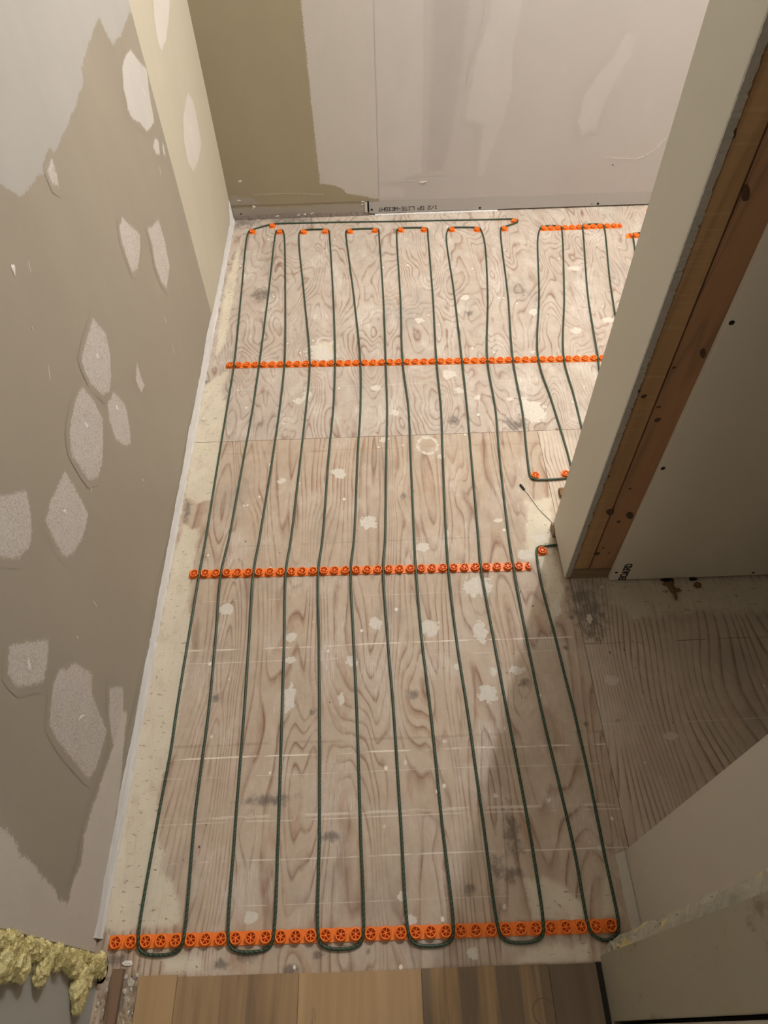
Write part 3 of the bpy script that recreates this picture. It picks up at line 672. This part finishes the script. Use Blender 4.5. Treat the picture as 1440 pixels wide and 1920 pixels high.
# crumbly torn plaster edge between the jamb and the stub
zs = np.arange(0.0, 1.5, .005); V = []; Fc = []; cols = 9
for z in zs:
    for k in range(cols):
        s = k/(cols-1)
        x = JX+(.4-JX)*s**1.1; y = .0905+.030*s
        b = .009*math.sin(math.pi*s)+.007*noise.noise((s*6, z*38, 1))+.005*noise.noise((s*14, z*110, 5))
        if k in (0, cols-1): b = .003*noise.noise((s*9, z*120, 2))-.001
        V.append((x-b*.4, y+b*.9, z+.006*noise.noise((s*5, z*60, 8))))
for i in range(len(zs)-1):
    for k in range(cols-1): Fc.append((i*cols+k, i*cols+k+1, i*cols+cols+k+1, i*cols+cols+k))
tt = NT('torn_plaster'); p = tt.pos()
c = tt.mix(tt.noise(p, 40, 4, .6), (.26, .25, .20), (.62, .59, .47))
c = tt.mix(tt.step(tt.noise(tt.mapv(p, (1, 1, .4), (5, 0, 0)), 26, 3), .56, .64), c, (.62, .55, .28))
c = tt.mix(tt.math('MULTIPLY', tt.step(tt.noise(tt.mapv(p, (1, 1, 1), (9, 0, 0)), 60, 4, .7), .60, .68), .9), c, (.05, .045, .04))
tt.bump(tt.noise(p, 120, 5, .7), .7, .003)
M['torn'] = tt.done(c, .85, .15)
mesh_obj('torn_plaster_edge', V, Fc, M['torn'], ws)['label'] = 'torn crumbly plaster edge'
for (u, v, s) in [(1155, 1775, 1), (1168, 1770, 3), (1148, 1790, 4)]:
    q = onx(u, v, JX+.01); crumple('plaster_crumb', (q[0], q[1], max(q[2], .006)), .010, .008, .010, M['torn'], ws, s+20)
# peeling tape at the foot of the stub wall
V = []; Fc = []
for i, y in enumerate(np.linspace(.12, .243, 26)):
    n2 = noise.noise((y*120, 0, 0)); V += [(.3992, y, .034+.004*n2), (.3982, y, .020), (.390-.004*noise.noise((y*70, 1, 0)), y, .0008)]
for i in range(25):
    for k in range(2): Fc.append((i*3+k, i*3+k+1, i*3+k+4, i*3+k+3))
mesh_obj('tape_strip', V, Fc, M['offwhite'], ws, True)

wf = tag(empty('wall_front_left', (-.5, .0, 0)), 'grey painted doorway jamb at the near left', kind='structure')
JL = -.497
box('jamb_board', (JL-.10, -.16, -.01), (JL, .112, CEIL), M['jamb_grey'], wf)['label'] = 'blue-grey painted jamb board'

# yellow crumbly insulation squeezed out between wall and jamb
INS = tag(empty('insulation', (-.49, .1, 0)), 'fluffy yellow insulation squeezed out between the left wall and grey jamb', 'insulation')
ti = NT('yellow_insulation'); p = ti.pos()
c = ti.mix(ti.noise(p, 140, 4, .65), (.60, .50, .19), (.92, .84, .50))
M['ins'] = ti.done(c, .9, .1)
rnd = random.Random(3)
blobs = []
for i in range(70):   # band along the end of the wall
    f = i/69; u = -60+f*285; v = 1752+f*68
    q = onx(u+rnd.uniform(-6, 6), v-4+rnd.uniform(-6, 24), JL+.005); blobs.append((q, rnd.uniform(.007, .014)))
for (u, v, r) in [(10, 1815, .016), (40, 1815, .016), (30, 1800, .016), (78, 1815, .016), (76, 1828, .014), (85, 1800, .016), (130, 1800, .015), (140, 1810, .016), (150, 1830, .018), (146, 1850, .019), (148, 1868, .017), (145, 1885, .012), (165, 1815, .014), (195, 1822, .012), (212, 1815, .010), (5, 1800, .018), (160, 1845, .014)]:
    blobs.append((onx(u, v, JL+.006), r))
bm = bmesh.new()
for i, (q, r) in enumerate(blobs):
    b0 = len(bm.verts)
    ret = bmesh.ops.create_icosphere(bm, subdivisions=3, radius=1)
    for v in ret['verts']:
        k = 1+.30*noise.noise(v.co*2.2+Vector((i, 0, 0)))+.22*noise.noise(v.co*6+Vector((0, i, 0)))
        v.co = Vector((q[0]+v.co.x*r*.62*k, q[1]+v.co.y*r*k, max(.001, q[2]+v.co.z*r*1.05*k)))
core = bm_obj('clump', bm, M['ins'], INS)
core.data.materials[0] = M['ins']
V = []; Fc = []
for i in range(26000):
    q, r = rnd.choice(blobs)
    d = Vector((rnd.gauss(.5, .8), rnd.gauss(0, 1), rnd.gauss(0, 1))).normalized()
    s = Vector((q[0]+d.x*r*.62, q[1]+d.y*r, q[2]+d.z*r*1.05)); 
    if s.z < .002: continue
    d2 = (d+Vector((rnd.uniform(-.9, .9), rnd.uniform(-.9, .9), rnd.uniform(-.9, .9)))).normalized(); L = rnd.uniform(.002, .006)
    sd = d2.orthogonal().normalized()*.0005; n0 = len(V)
    s2 = s+d2*L
    V += [s-sd-d2*.001, s+sd-d2*.001, (s2.x, s2.y, max(.0005, s2.z))]; Fc.append((n0, n0+1, n0+2))
fz = mesh_obj('fibre_fuzz', V, Fc, M['ins'], INS); fz['kind'] = 'stuff'

# ================================================================== HALL FLOOR: vinyl planks
fh = tag(empty('floor_hall', (0, -.1, 0)), 'wood-look vinyl planks at the doorway threshold', kind='structure')
def vinyl(name, seed, stops):
    t = NT(name); p = t.pos()
    a = t.noise(t.mapv(p, (26, 1.6, 1), (seed, seed, 0)), 1, 3, .55, .3)
    b = t.noise(t.mapv(p, (300, 7, 1), (seed, 0, 0)), 1, 3, .6)
    c = t.ramp(a, stops)
    c = t.mix(t.math('MULTIPLY', b, .35), c, tuple(x*.55 for x in stops[0][1]))
    dk = t.step(t.noise(t.mapv(p, (60, 9, 1), (seed*2, 3, 0)), 1, 4, .6), .66, .76)
    c = t.mix(t.math('MULTIPLY', dk, .5), c, (.10, .07, .045))
    t.bump(b, .15, .0005)
    return t.done(c, .42, .35)
tan = (.40, .26, .135); lt = (.50, .335, .17); br = (.255, .16, .085); gr = (.185, .137, .092); dkk = (.15, .102, .062)
pl_x = [-.428, -.3645, -.1655, .0345, .243, .3205]
pl_c = [[(.3, tan), (.7, lt)], [(.28, gr), (.42, br), (.55, tan), (.75, br)], [(.3, lt), (.5, tan), (.7, lt)], [(.3, br), (.5, gr), (.6, tan), (.8, lt)], [(.3, dkk), (.6, gr), (.8, br)]]
for i in range(5):
    e = [.0855, .0815, .0815, .0815, .0815][i]+.0008*(i % 2)
    box('vinyl_plank', (pl_x[i]+.0003, -1.2, .0005), (pl_x[i+1]-.0003, e, .0055), vinyl('vinyl_plank_wood_%d' % i, 3.7*i+1, pl_c[i]), fh, .0006)
box('edge_gap_shade', (.3208, -.25, .0004), (.3300, .083, .0025), M['dark'], fh)  # dark strip painting the shade in the gap between planks and jamb
# pale ring stain left on the planks
c = fl(1020, 1897, .0056); V = []; Fc = []
for i in range(40):
    a = 2*math.pi*i/40
    for r in (.0168, .0182): V.append((c[0]+r*math.cos(a), c[1]+r*math.sin(a), .00575))
for i in range(40): Fc.append((2*i, 2*i+1, (2*i+3) % 80, (2*i+2) % 80))
mesh_obj('ring_stain', V, Fc, plain('ring_stain', (.16, .11, .07), .4), fh)
# rest of the hall behind the camera
box('hall_slab', (-.9, -1.9, -.018), (.9, -.021, -.001), M['plate'], fh)

# brown wood strip and debris at the left edge of the planks
ws2 = tag(box('wood_strip', (-.4715, -.25, .0003), (-.4535, .096, .012), M['strip_wood'], None, .0008), 'narrow brown wood strip lying between yellow insulation and vinyl planks', 'wood strip')
M['debris'] = plain('dusty_debris', (.34, .25, .16), .9, .45, 180)
M['debris2'] = plain('plaster_debris', (.55, .50, .42), .9, .3, 180)
rub = tag(empty('debris_pile', (-.44, .03, 0)), 'crumbled plaster and torn paper along the left plank edge', 'debris', kind='stuff')
rnd = random.Random(11)
bm = bmesh.new()
for i in range(230):
    if i < 150: x = rnd.uniform(-.4515, -.431); y = rnd.uniform(-.06, .09)
    else: x = rnd.uniform(-.494, -.474); y = rnd.uniform(-.06, .085)
    r = rnd.choice([.0012, .0018, .0025, .0035])*rnd.uniform(.8, 1.2)
    ret = bmesh.ops.create_icosphere(bm, subdivisions=1, radius=1)
    for v in ret['verts']:
        k = 1+.5*noise.noise(v.co*2+Vector((i, 0, 0)))
        v.co = Vector((x+v.co.x*r*k, y+v.co.y*r*k*1.3, max(.0003, r*.2+v.co.z*r*.35*k)))
db = bm_obj('debris_crumbs', bm, M['debris'], rub); db.data.materials.append(M['debris2'])
for pg in db.data.polygons: pg.material_index = (pg.index//20) % 3 == 0
chip = tag(crumple('paper_chip', (-.452, .104, .0015), .009, .004, .0014, M['nail_dab'], None, 41), 'tiny white paper chip at the end of the brown wood strip', 'paper scrap')

# ================================================================== HEATING CABLE STRIPS
def spool_mesh():
    bm = bmesh.new(); n = 24
    prof = [(.0084, .0012), (.0086, .0050), (.0098, .0062), (.0099, .0078), (.0093, .0086), (.0080, .0086), (.0074, .0078), (.0074, .0010)]
    vs_ = [[bm.verts.new((r*math.cos(2*math.pi*i/n), r*math.sin(2*math.pi*i/n), z)) for i in range(n)] for r, z in prof]
    for a in range(len(prof)-1):
        for i in range(n):
            j = (i+1) % n; f = bm.faces.new((vs_[a][i], vs_[a][j], vs_[a+1][j], vs_[a+1][i])); f.smooth = True
    bm.faces.new(vs_[-1])
    # hub and six spokes
    for k in range(6):
        a = 2*math.pi*k/6+.26; d = Vector((math.cos(a), math.sin(a), 0)); s = Vector((-d.y, d.x, 0))*.0006
        q = []
        for z in (.0010, .0076):
            for (r, sg) in ((.0, -1), (.0, 1), (.0076, 1), (.0076, -1)):
                q.append(bm.verts.new(d*r+s*sg+Vector((0, 0, z))))
        bm.faces.new(q[4:]); bm.faces.new((q[1], q[2], q[6], q[5])); bm.faces.new((q[3], q[0], q[4], q[7]))
    hub = [bm.verts.new((.0021*math.cos(2*math.pi*i/10), .0021*math.sin(2*math.pi*i/10), z)) for z in (.0010, .0079) for i in range(10)]
    for i in range(10):
        j = (i+1) % 10; bm.faces.new((hub[i], hub[j], hub[10+j], hub[10+i]))
    bm.faces.new(hub[10:])
    m = bpy.data.meshes.new('spool'); bm.to_mesh(m); bm.free(); m.materials.append(M['orange']); return m
SPOOL = spool_mesh()
HALF = None
def half_spool():
    m = SPOOL.copy(); bm = bmesh.new(); bm.from_mesh(m)
    bmesh.ops.bisect_plane(bm, geom=bm.verts[:]+bm.edges[:]+bm.faces[:], plane_co=(.001, 0, 0), plane_no=(1, .25, 0), clear_outer=True)
    bm.to_mesh(m); bm.free(); return m
HALF = half_spool()
DZ = .0075
def base_plate(x0, x1, wd):
    """strip plate with a scalloped outline"""
    n = max(2, int(round((x1-x0)/.0021))); V = []; Fc = []
    for z in (.0002, .0016):
        for i in range(n+1):
            x = x0+(x1-x0)*i/n; s = abs(math.cos(math.pi*(x-x0)/PITCH)) ; wv = wd*(.90+.10*(1-s))
            V += [(x, -wv, z), (x, wv, z)]
    m = 2*(n+1)
    for i in range(n):
        Fc += [(m+2*i, m+2*i+2, m+2*i+3, m+2*i+1), (2*i, 2*i+2, m+2*i+2, m+2*i), (2*i+3, 2*i+1, m+2*i+1, m+2*i+3)]
    Fc += [(0, m, m+1, 1), (2*n, 2*n+1, m+2*n+1, m+2*n)]
    return V, Fc
PITCH = .0252
GAPS = {}
def strip(key, p0, p1, count, label, half_end=False, half_start=False, tail=.013):
    a = fl(*p0, DZ); b = fl(*p1, DZ); d = b-a; L = np.hypot(d[0], d[1]); ang = math.atan2(d[1], d[0]); pit = L/(count-1)
    e = empty('cable_strip', (a[0], a[1], 0)); e.rotation_euler = (0, 0, ang)
    tag(e, label, 'cable strip', 'orange cable fixing strips on the floor')
    V, Fc = base_plate(-tail, L+tail+(pit*.5 if half_end else 0), .0112)
    o = mesh_obj('base_strip', V, Fc, M['orange']); o.parent = e
    ks = list(range(count))+([count] if half_end else [])
    for k in ks:
        o = bpy.data.objects.new('spool', HALF if (half_end and k == count) or (half_start and k == 0) else SPOOL); o.location = (k*pit, 0, 0)
        if half_start and k == 0: o.rotation_euler = (0, 0, math.pi)
        else: o.rotation_euler = (0, 0, 0 if k == count else random.Random(k*7+count).choice([0, .3, .6, .9]))
        o.parent = e; col.objects.link(o)
    dn = d/L
    GAPS[key] = [a+dn*(k+.5)*pit for k in range(-1, count+1)]
    return e
strip('near', (216.5, 1766.5), (1146, 1735), 34, 'nearest and longest orange cable strip, across the floor by the vinyl planks')
strip('mid', (364, 1074.5), (973, 1060), 31, 'orange cable strip across the middle of the floor, ending at the partition corner', half_end=True)
pu = fl(431, 683, DZ); 
strip('upper', (431, 683), (1193.5, 668.5), 49, 'orange cable strip running behind the partition, third from the camera')
strip('far', (1020, 426.5), (1151.5, 421.3), 11, 'short orange cable strip near the back wall', half_end=True)
strip('farright', (1181.5, 440), (1240, 438), 6, 'orange cable strip partly hidden behind the partition, near the back wall', half_start=True)

clips = [((473, 432.5), 'leftmost orange cable clip in the row along the back wall'), ((510.5, 421.5), 'orange cable clip set back nearest the left corner beside the long wall run'),
         ((524, 432.5), 'orange cable clip with the cable folded tightly around it, second in the back row'), ((569, 433), 'third orange cable clip from the left in the back row'), ((610, 432), 'fourth orange cable clip from the left in the back row'),
         ((655.5, 432), 'fifth orange cable clip from the left in the back row'), ((703.5, 430.5), 'sixth orange cable clip from the left in the back row'), ((751.5, 429.5), 'seventh orange cable clip from the left in the back row'),
         ((795, 429), 'eighth orange cable clip from the left in the back row'), ((847, 428.5), 'ninth orange cable clip from the left in the back row'), ((894.5, 428.5), 'tenth orange cable clip from the left in the back row'),
         ((946, 427), 'eleventh orange cable clip in the back row, below the end of the long wall run'), ((964.5, 412.5), 'orange cable clip at the right end of the long run along the back wall'),
         ((1004, 890), 'left of the two orange cable clips at the bottom of the short loop'), ((1061.5, 887), 'orange cable clip at the loop beside the partition edge'), ((1017, 1031), 'orange cable clip by the partition corner where the cable enters the wall'),
         ((1219, 392), 'orange cable clip tucked against the back wall beside the partition')]
CL = {}
for i, (p, lab) in enumerate(clips):
    q = fl(*p, DZ); e = empty('cable_clip', (q[0], q[1], 0)); tag(e, lab, 'cable clip', 'single orange cable clips')
    e.rotation_euler = (0, 0, random.Random(i).uniform(-.15, .15)); CL[i] = q
    V, Fc = base_plate(-.012, .0125, .0108)
    o = mesh_obj('base_strip', V, Fc, M['orange']); o.parent = e
    o = bpy.data.objects.new('spool', SPOOL); o.rotation_euler = (0, 0, i*.5); o.parent = e; col.objects.link(o)

# ================================================================== HEATING CABLE
CR = .0027
def snap(key, x):
    g = min(GAPS[key], key=lambda q: abs(q[0]-x)); return (g[0], g[1], .0066)
def P(u, v, z=CR): q = fl(u, v, z); return (q[0], q[1], z)
runs = {  # run -> list of pixel positions from back to front
 1: [(463.5, 442), (453, 545), 'u441', (427.7, 754), (412, 848), (386, 1010), 'm375', (353, 1200), (331.7, 1330), (320, 1409), (291.7, 1560)],
 2: [(516, 442), (504, 545), 'u488', (474, 766), (459, 848), (429.4, 1010), 'm417', (404, 1200), (391.7, 1330), (366.7, 1522)],
 3: [(533, 442), (535, 560), 'u536', (524, 770), (512.8, 848), (486.7, 1010), 'm477', (467, 1200), (458, 1333), (440, 1567)],
 4: [(560.5, 442), (571, 560), 'u583', (574, 766), (564.8, 848), (545.8, 1010), 'm538', (533, 1200), (529, 1333), (522, 1558)],
 5: [(618, 442), (625, 560), 'u631', (625, 766), (617, 848), (604.8, 1010), 'm598', (598, 1200), (599, 1333), (599, 1558)],
 6: [(649, 442), (664, 560), 'u679', (676, 766), (671, 848), (664, 1010), 'm660', (662, 1180), (669, 1333), (676, 1558)],
 7: [(711, 442), (719, 560), 'u727', (726, 766), (724.6, 848), (722, 1010), 'm721', (727, 1200), (738, 1333), (751, 1535)],
 8: [(744, 442), (751, 560), 'u761', (766, 766), (769.7, 848), (776.7, 1010), 'm779', (791, 1200), (807.5, 1335), (828, 1535)],
 9: [(802.5, 442), (812, 560), 'u824', (827, 766), (830, 848), (836.7, 1010), 'm840', (856, 1200), (877, 1335), (905, 1535)],
 10: [(837, 442), (851, 545), 'u872', (876, 766), (883, 848), (897, 1010), 'm900', (926, 1200), (951, 1335), (975, 1460), (1000, 1600)],
 11: [(908, 450), (914.6, 554), 'u919', (929, 766), (936, 848), (954, 1007), 'm962', (988, 1200), (1016, 1335), (1046, 1460), (1078, 1600)],
 12: [(939, 442), (953, 560), 'u967', (980, 774), (988, 850)],
 13: [(1009, 442), (1011, 554), 'u1015', (1035, 753), (1071, 878)],
 14: [(1053.6, 431), (1058, 554), 'u1063', (1076, 741), (1092, 806), (1113, 885)],
 15: [(1093, 431), (1102.5, 554), 'u1113', (1125, 703), (1165, 830), (1180, 880)],
 16: [(1133, 427), (1145, 535), 'u1165', (1200, 800), (1222, 880)],
}
def run(k):
    out = []
    for q in runs[k]:
        if isinstance(q, str):
            u = float(q[1:]); key = 'upper' if q[0] == 'u' else 'mid'; v = 680-(u-441)*.018 if q[0] == 'u' else 1074-(u-375)*.0236
            s = snap(key, fl(u, v, .006)[0])
            out += [('g', s)]
        else: out.append(('p', P(*q)))
    return [q for _, q in out]
def neargap(u): return snap('near', fl(u, 1750, .006)[0])
nb = {1: 262, 2: 346, 3: 430, 4: 515, 5: 600, 6: 682, 7: 769, 8: 852, 9: 939, 10: 1021, 11: 1105, 12: 1161}
NG = {k: neargap(u) for k, u in nb.items()}
def bottom(a, b):   # U-turn below the near strip from run a to run b
    A, B = NG[a], NG[b]; s = 1 if B[0] > A[0] else -1; w_ = abs(B[0]-A[0])
    yb = -.0175
    return [A, (A[0]+s*.004, A[1]-.0115, .0045), (A[0]+s*.013, A[1]+yb, CR), (A[0]+s*w_*.5, (A[1]+B[1])/2+yb-.003, CR), (B[0]-s*.013, B[1]+yb, CR), (B[0]-s*.004, B[1]-.0115, .0045), B]
def around(ci, angs, r=.0128, z=.0042):
    q = CL[ci]; return [(q[0]+r*math.cos(math.radians(a)), q[1]+r*math.sin(math.radians(a)), z) for a in angs]
path = []
q = CL[15]
path += [(XP+.03, q[1]+.018, CR), (XP+.006, q[1]+.0165, CR)] + around(15, [75, 105, 140, 175])
path += [P(1013, 1085), P(1040, 1190), P(1065, 1290), P(1077, 1337), P(1105, 1460), P(1133, 1600)]
path += bottom(12, 11)
path += run(11)[::-1] + around(10, [5, 45, 80]) + around(9, [100, 135, 175]) + run(10) + bottom(10, 9)
path += run(9)[::-1] + around(8, [5, 45, 85]) + around(7, [95, 135, 175]) + run(8) + bottom(8, 7)
path += run(7)[::-1] + around(6, [5, 45, 85]) + around(5, [95, 135, 175]) + run(6) + bottom(6, 5)
path += run(5)[::-1] + around(4, [5, 45, 85]) + around(3, [95, 135, 175]) + run(4) + bottom(4, 3)
path += run(3)[::-1] + around(2, [0, 35, 90, 145, 180]) + run(2) + bottom(2, 1)
path += run(1)[::-1] + around(0, [175, 140, 110]) + around(1, [120, 95]) + [P(600, 417.2), P(760, 414.5), P(900, 411.7)]
path += around(12, [95, 55, 10, -40, -75]) + around(11, [85, 120, 160, 185]) + run(12)
path += around(13, [180, 215, 255]) + around(14, [285, 320, 350]) + run(13)[::-1]
G = GAPS['far']
def fg(x): g = min(G, key=lambda q: abs(q[0]-x)); return (g[0], g[1], .0066)
def farloop(u1, u2):
    a = fg(fl(u1, 425)[0]); b = fg(fl(u2, 423)[0])
    return [a, (a[0]+.006, a[1]+.0125, .004), (a[0]+.016, a[1]+.016, CR), ((a[0]+b[0])/2, (a[1]+b[1])/2+.018, CR), (b[0]-.016, b[1]+.016, CR), (b[0]-.006, b[1]+.0125, .004), b]
path += farloop(1011, 1053) + run(14)
r14 = path[-1]
r15 = run(15)[::-1]
path += [(r14[0]+.012, r14[1]-.02, CR), (r15[0][0]-.012, r15[0][1]-.02, CR)] + r15 + farloop(1092, 1132) + run(16)
r16 = path[-1]; fr_ = GAPS['farright'][1]
path += [(r16[0]+.014, r16[1]-.02, CR), (r16[0]+.07, r16[1]-.02, CR), (r16[0]+.085, r16[1]+.01, CR), (r16[0]+.075, 1.56, CR), P(1197, 520), P(1190, 463), (fr_[0], fr_[1], .0066), (fr_[0]+.005, fr_[1]+.0125, .004), (fr_[0]+.016, fr_[1]+.016, CR), (fr_[0]+.06, fr_[1]+.017, CR), (fr_[0]+.075, fr_[1]+.008, CR), (fr_[0]+.075, fr_[1]-.3, CR)]
def tube(name, pts, r, mat, parent=None, sides=8, dens=.012, uvl=True):
    # centripetal Catmull-Rom so tight clip turns do not overshoot
    pts = [np.array(p) for p in pts]; clean = [pts[0]]
    for p in pts[1:]:
        if np.linalg.norm(p-clean[-1]) > .002: clean.append(p)
    pts = [2*clean[0]-clean[1]]+clean+[2*clean[-1]-clean[-2]]
    out = []
    for i in range(1, len(pts)-2):
        p0, p1, p2, p3 = pts[i-1:i+3]
        t0 = 0; t1 = t0+np.linalg.norm(p1-p0)**.5; t2 = t1+np.linalg.norm(p2-p1)**.5; t3 = t2+np.linalg.norm(p3-p2)**.5
        m = max(2, min(24, int(np.linalg.norm(p2-p1)/dens)+2))
        for k in range(m):
            tt_ = t1+(t2-t1)*k/m
            A1 = (t1-tt_)/(t1-t0)*p0+(tt_-t0)/(t1-t0)*p1; A2 = (t2-tt_)/(t2-t1)*p1+(tt_-t1)/(t2-t1)*p2; A3 = (t3-tt_)/(t3-t2)*p2+(tt_-t2)/(t3-t2)*p3
            B1 = (t2-tt_)/(t2-t0)*A1+(tt_-t0)/(t2-t0)*A2; B2 = (t3-tt_)/(t3-t1)*A2+(tt_-t1)/(t3-t1)*A3
            out.append((t2-tt_)/(t2-t1)*B1+(tt_-t1)/(t2-t1)*B2)
    out.append(pts[-2]); out = np.array(out); out[:, 2] = np.maximum(out[:, 2], r)
    n = len(out); T = np.gradient(out, axis=0); T /= np.linalg.norm(T, axis=1)[:, None]
    Z = np.array([0, 0, 1.0]); S = np.cross(T, Z); S /= np.maximum(np.linalg.norm(S, axis=1)[:, None], 1e-6); U = np.cross(S, T)
    L = np.concatenate([[0], np.cumsum(np.linalg.norm(np.diff(out, axis=0), axis=1))])
    V = []
    for i in range(n):
        for k in range(sides):
            a = 2*math.pi*k/sides; V.append(out[i]+r*(math.cos(a)*S[i]+math.sin(a)*U[i]))
    Fc = []; UV = []
    for i in range(n-1):
        for k in range(sides):
            j = (k+1) % sides
            Fc.append((i*sides+k, i*sides+j, (i+1)*sides+j, (i+1)*sides+k)); UV += [(L[i], k/sides), (L[i], (k+1)/sides), (L[i+1], (k+1)/sides), (L[i+1], k/sides)]
    c0, c1 = tuple(range(sides)), tuple(range((n-1)*sides, n*sides))
    Fc += [c0, c1[::-1]]; UV += [(0, 0)]*(2*sides)
    o = mesh_obj(name, V, Fc, mat, parent, True)
    l = o.data.uv_layers.new(name='UVMap'); l.data.foreach_set('uv', np.array(UV, dtype=np.float32).ravel())
    return o
tag(tube('heating_cable', path, CR, M['cable']), 'long dark green heating cable laid in loops across the plywood floor', 'cable')

# floor temperature sensor
sn = empty('floor_sensor', (*fl(990, 930)[:2], 0)); tag(sn, 'thin white sensor wire with a black probe tip, lying by the partition', 'sensor')
wm = plain('white_wire', (.72, .68, .60), .4, .04)
def child(o): 
    o.parent = sn; o.matrix_parent_inverse = Matrix.Translation(-Vector(sn.location)); return o
child(tube('wire', [P(982, 917, .002), P(990, 925, .002), P(1000, 939, .002), P(1012, 955, .002), P(1028, 971, .002), P(1041, 983, .002), (XP+.015, .972, .002)], .0013, wm, sides=8))
child(tube('probe_tip', [P(975.5, 908.5, .0028), P(979.5, 913.5, .0028), P(983.5, 918.5, .0026)], .0027, M['black'], sides=10))
for k, (u, v) in enumerate([(1051, 927)]):
    q = fl(u, v); box('wall_bracket', (q[0]-.004, q[1]-.012, 0), (q[0]+.02, q[1]+.012, .012), M['kraft'], floor)

# ================================================================== unseen rest of the place (bounces the light)
box('wall_far_right', (1.95, .1, -.02), (2.05, YB+.1, CEIL), M['offwhite'])['kind'] = 'structure'
box('wall_alcove', (1.25, .2435, -.0), (1.32, YP0-.005, CEIL), M['offwhite'])['kind'] = 'structure'
box('ceiling', (-.9, -2.0, CEIL), (2.05, YB+.1, CEIL+.05), M['offwhite'])['kind'] = 'structure'
box('wall_hall_left', (-.9, -2.0, -.02), (-.80, -.16, CEIL), M['offwhite'])['kind'] = 'structure'
box('wall_hall_right', (.80, -2.0, -.02), (.9, -.16, CEIL), M['offwhite'])['kind'] = 'structure'
box('wall_rear', (-.9, -2.05, -.02), (.9, -1.95, CEIL), M['offwhite'])['kind'] = 'structure'
box('wall_hall_front', (-.9, -.165, 0), (-.597, -.155, CEIL), M['offwhite'])['kind'] = 'structure'
box('wall_hall_front_side', (.45, -.165, 0), (.9, -.155, CEIL), M['offwhite'])['kind'] = 'structure'
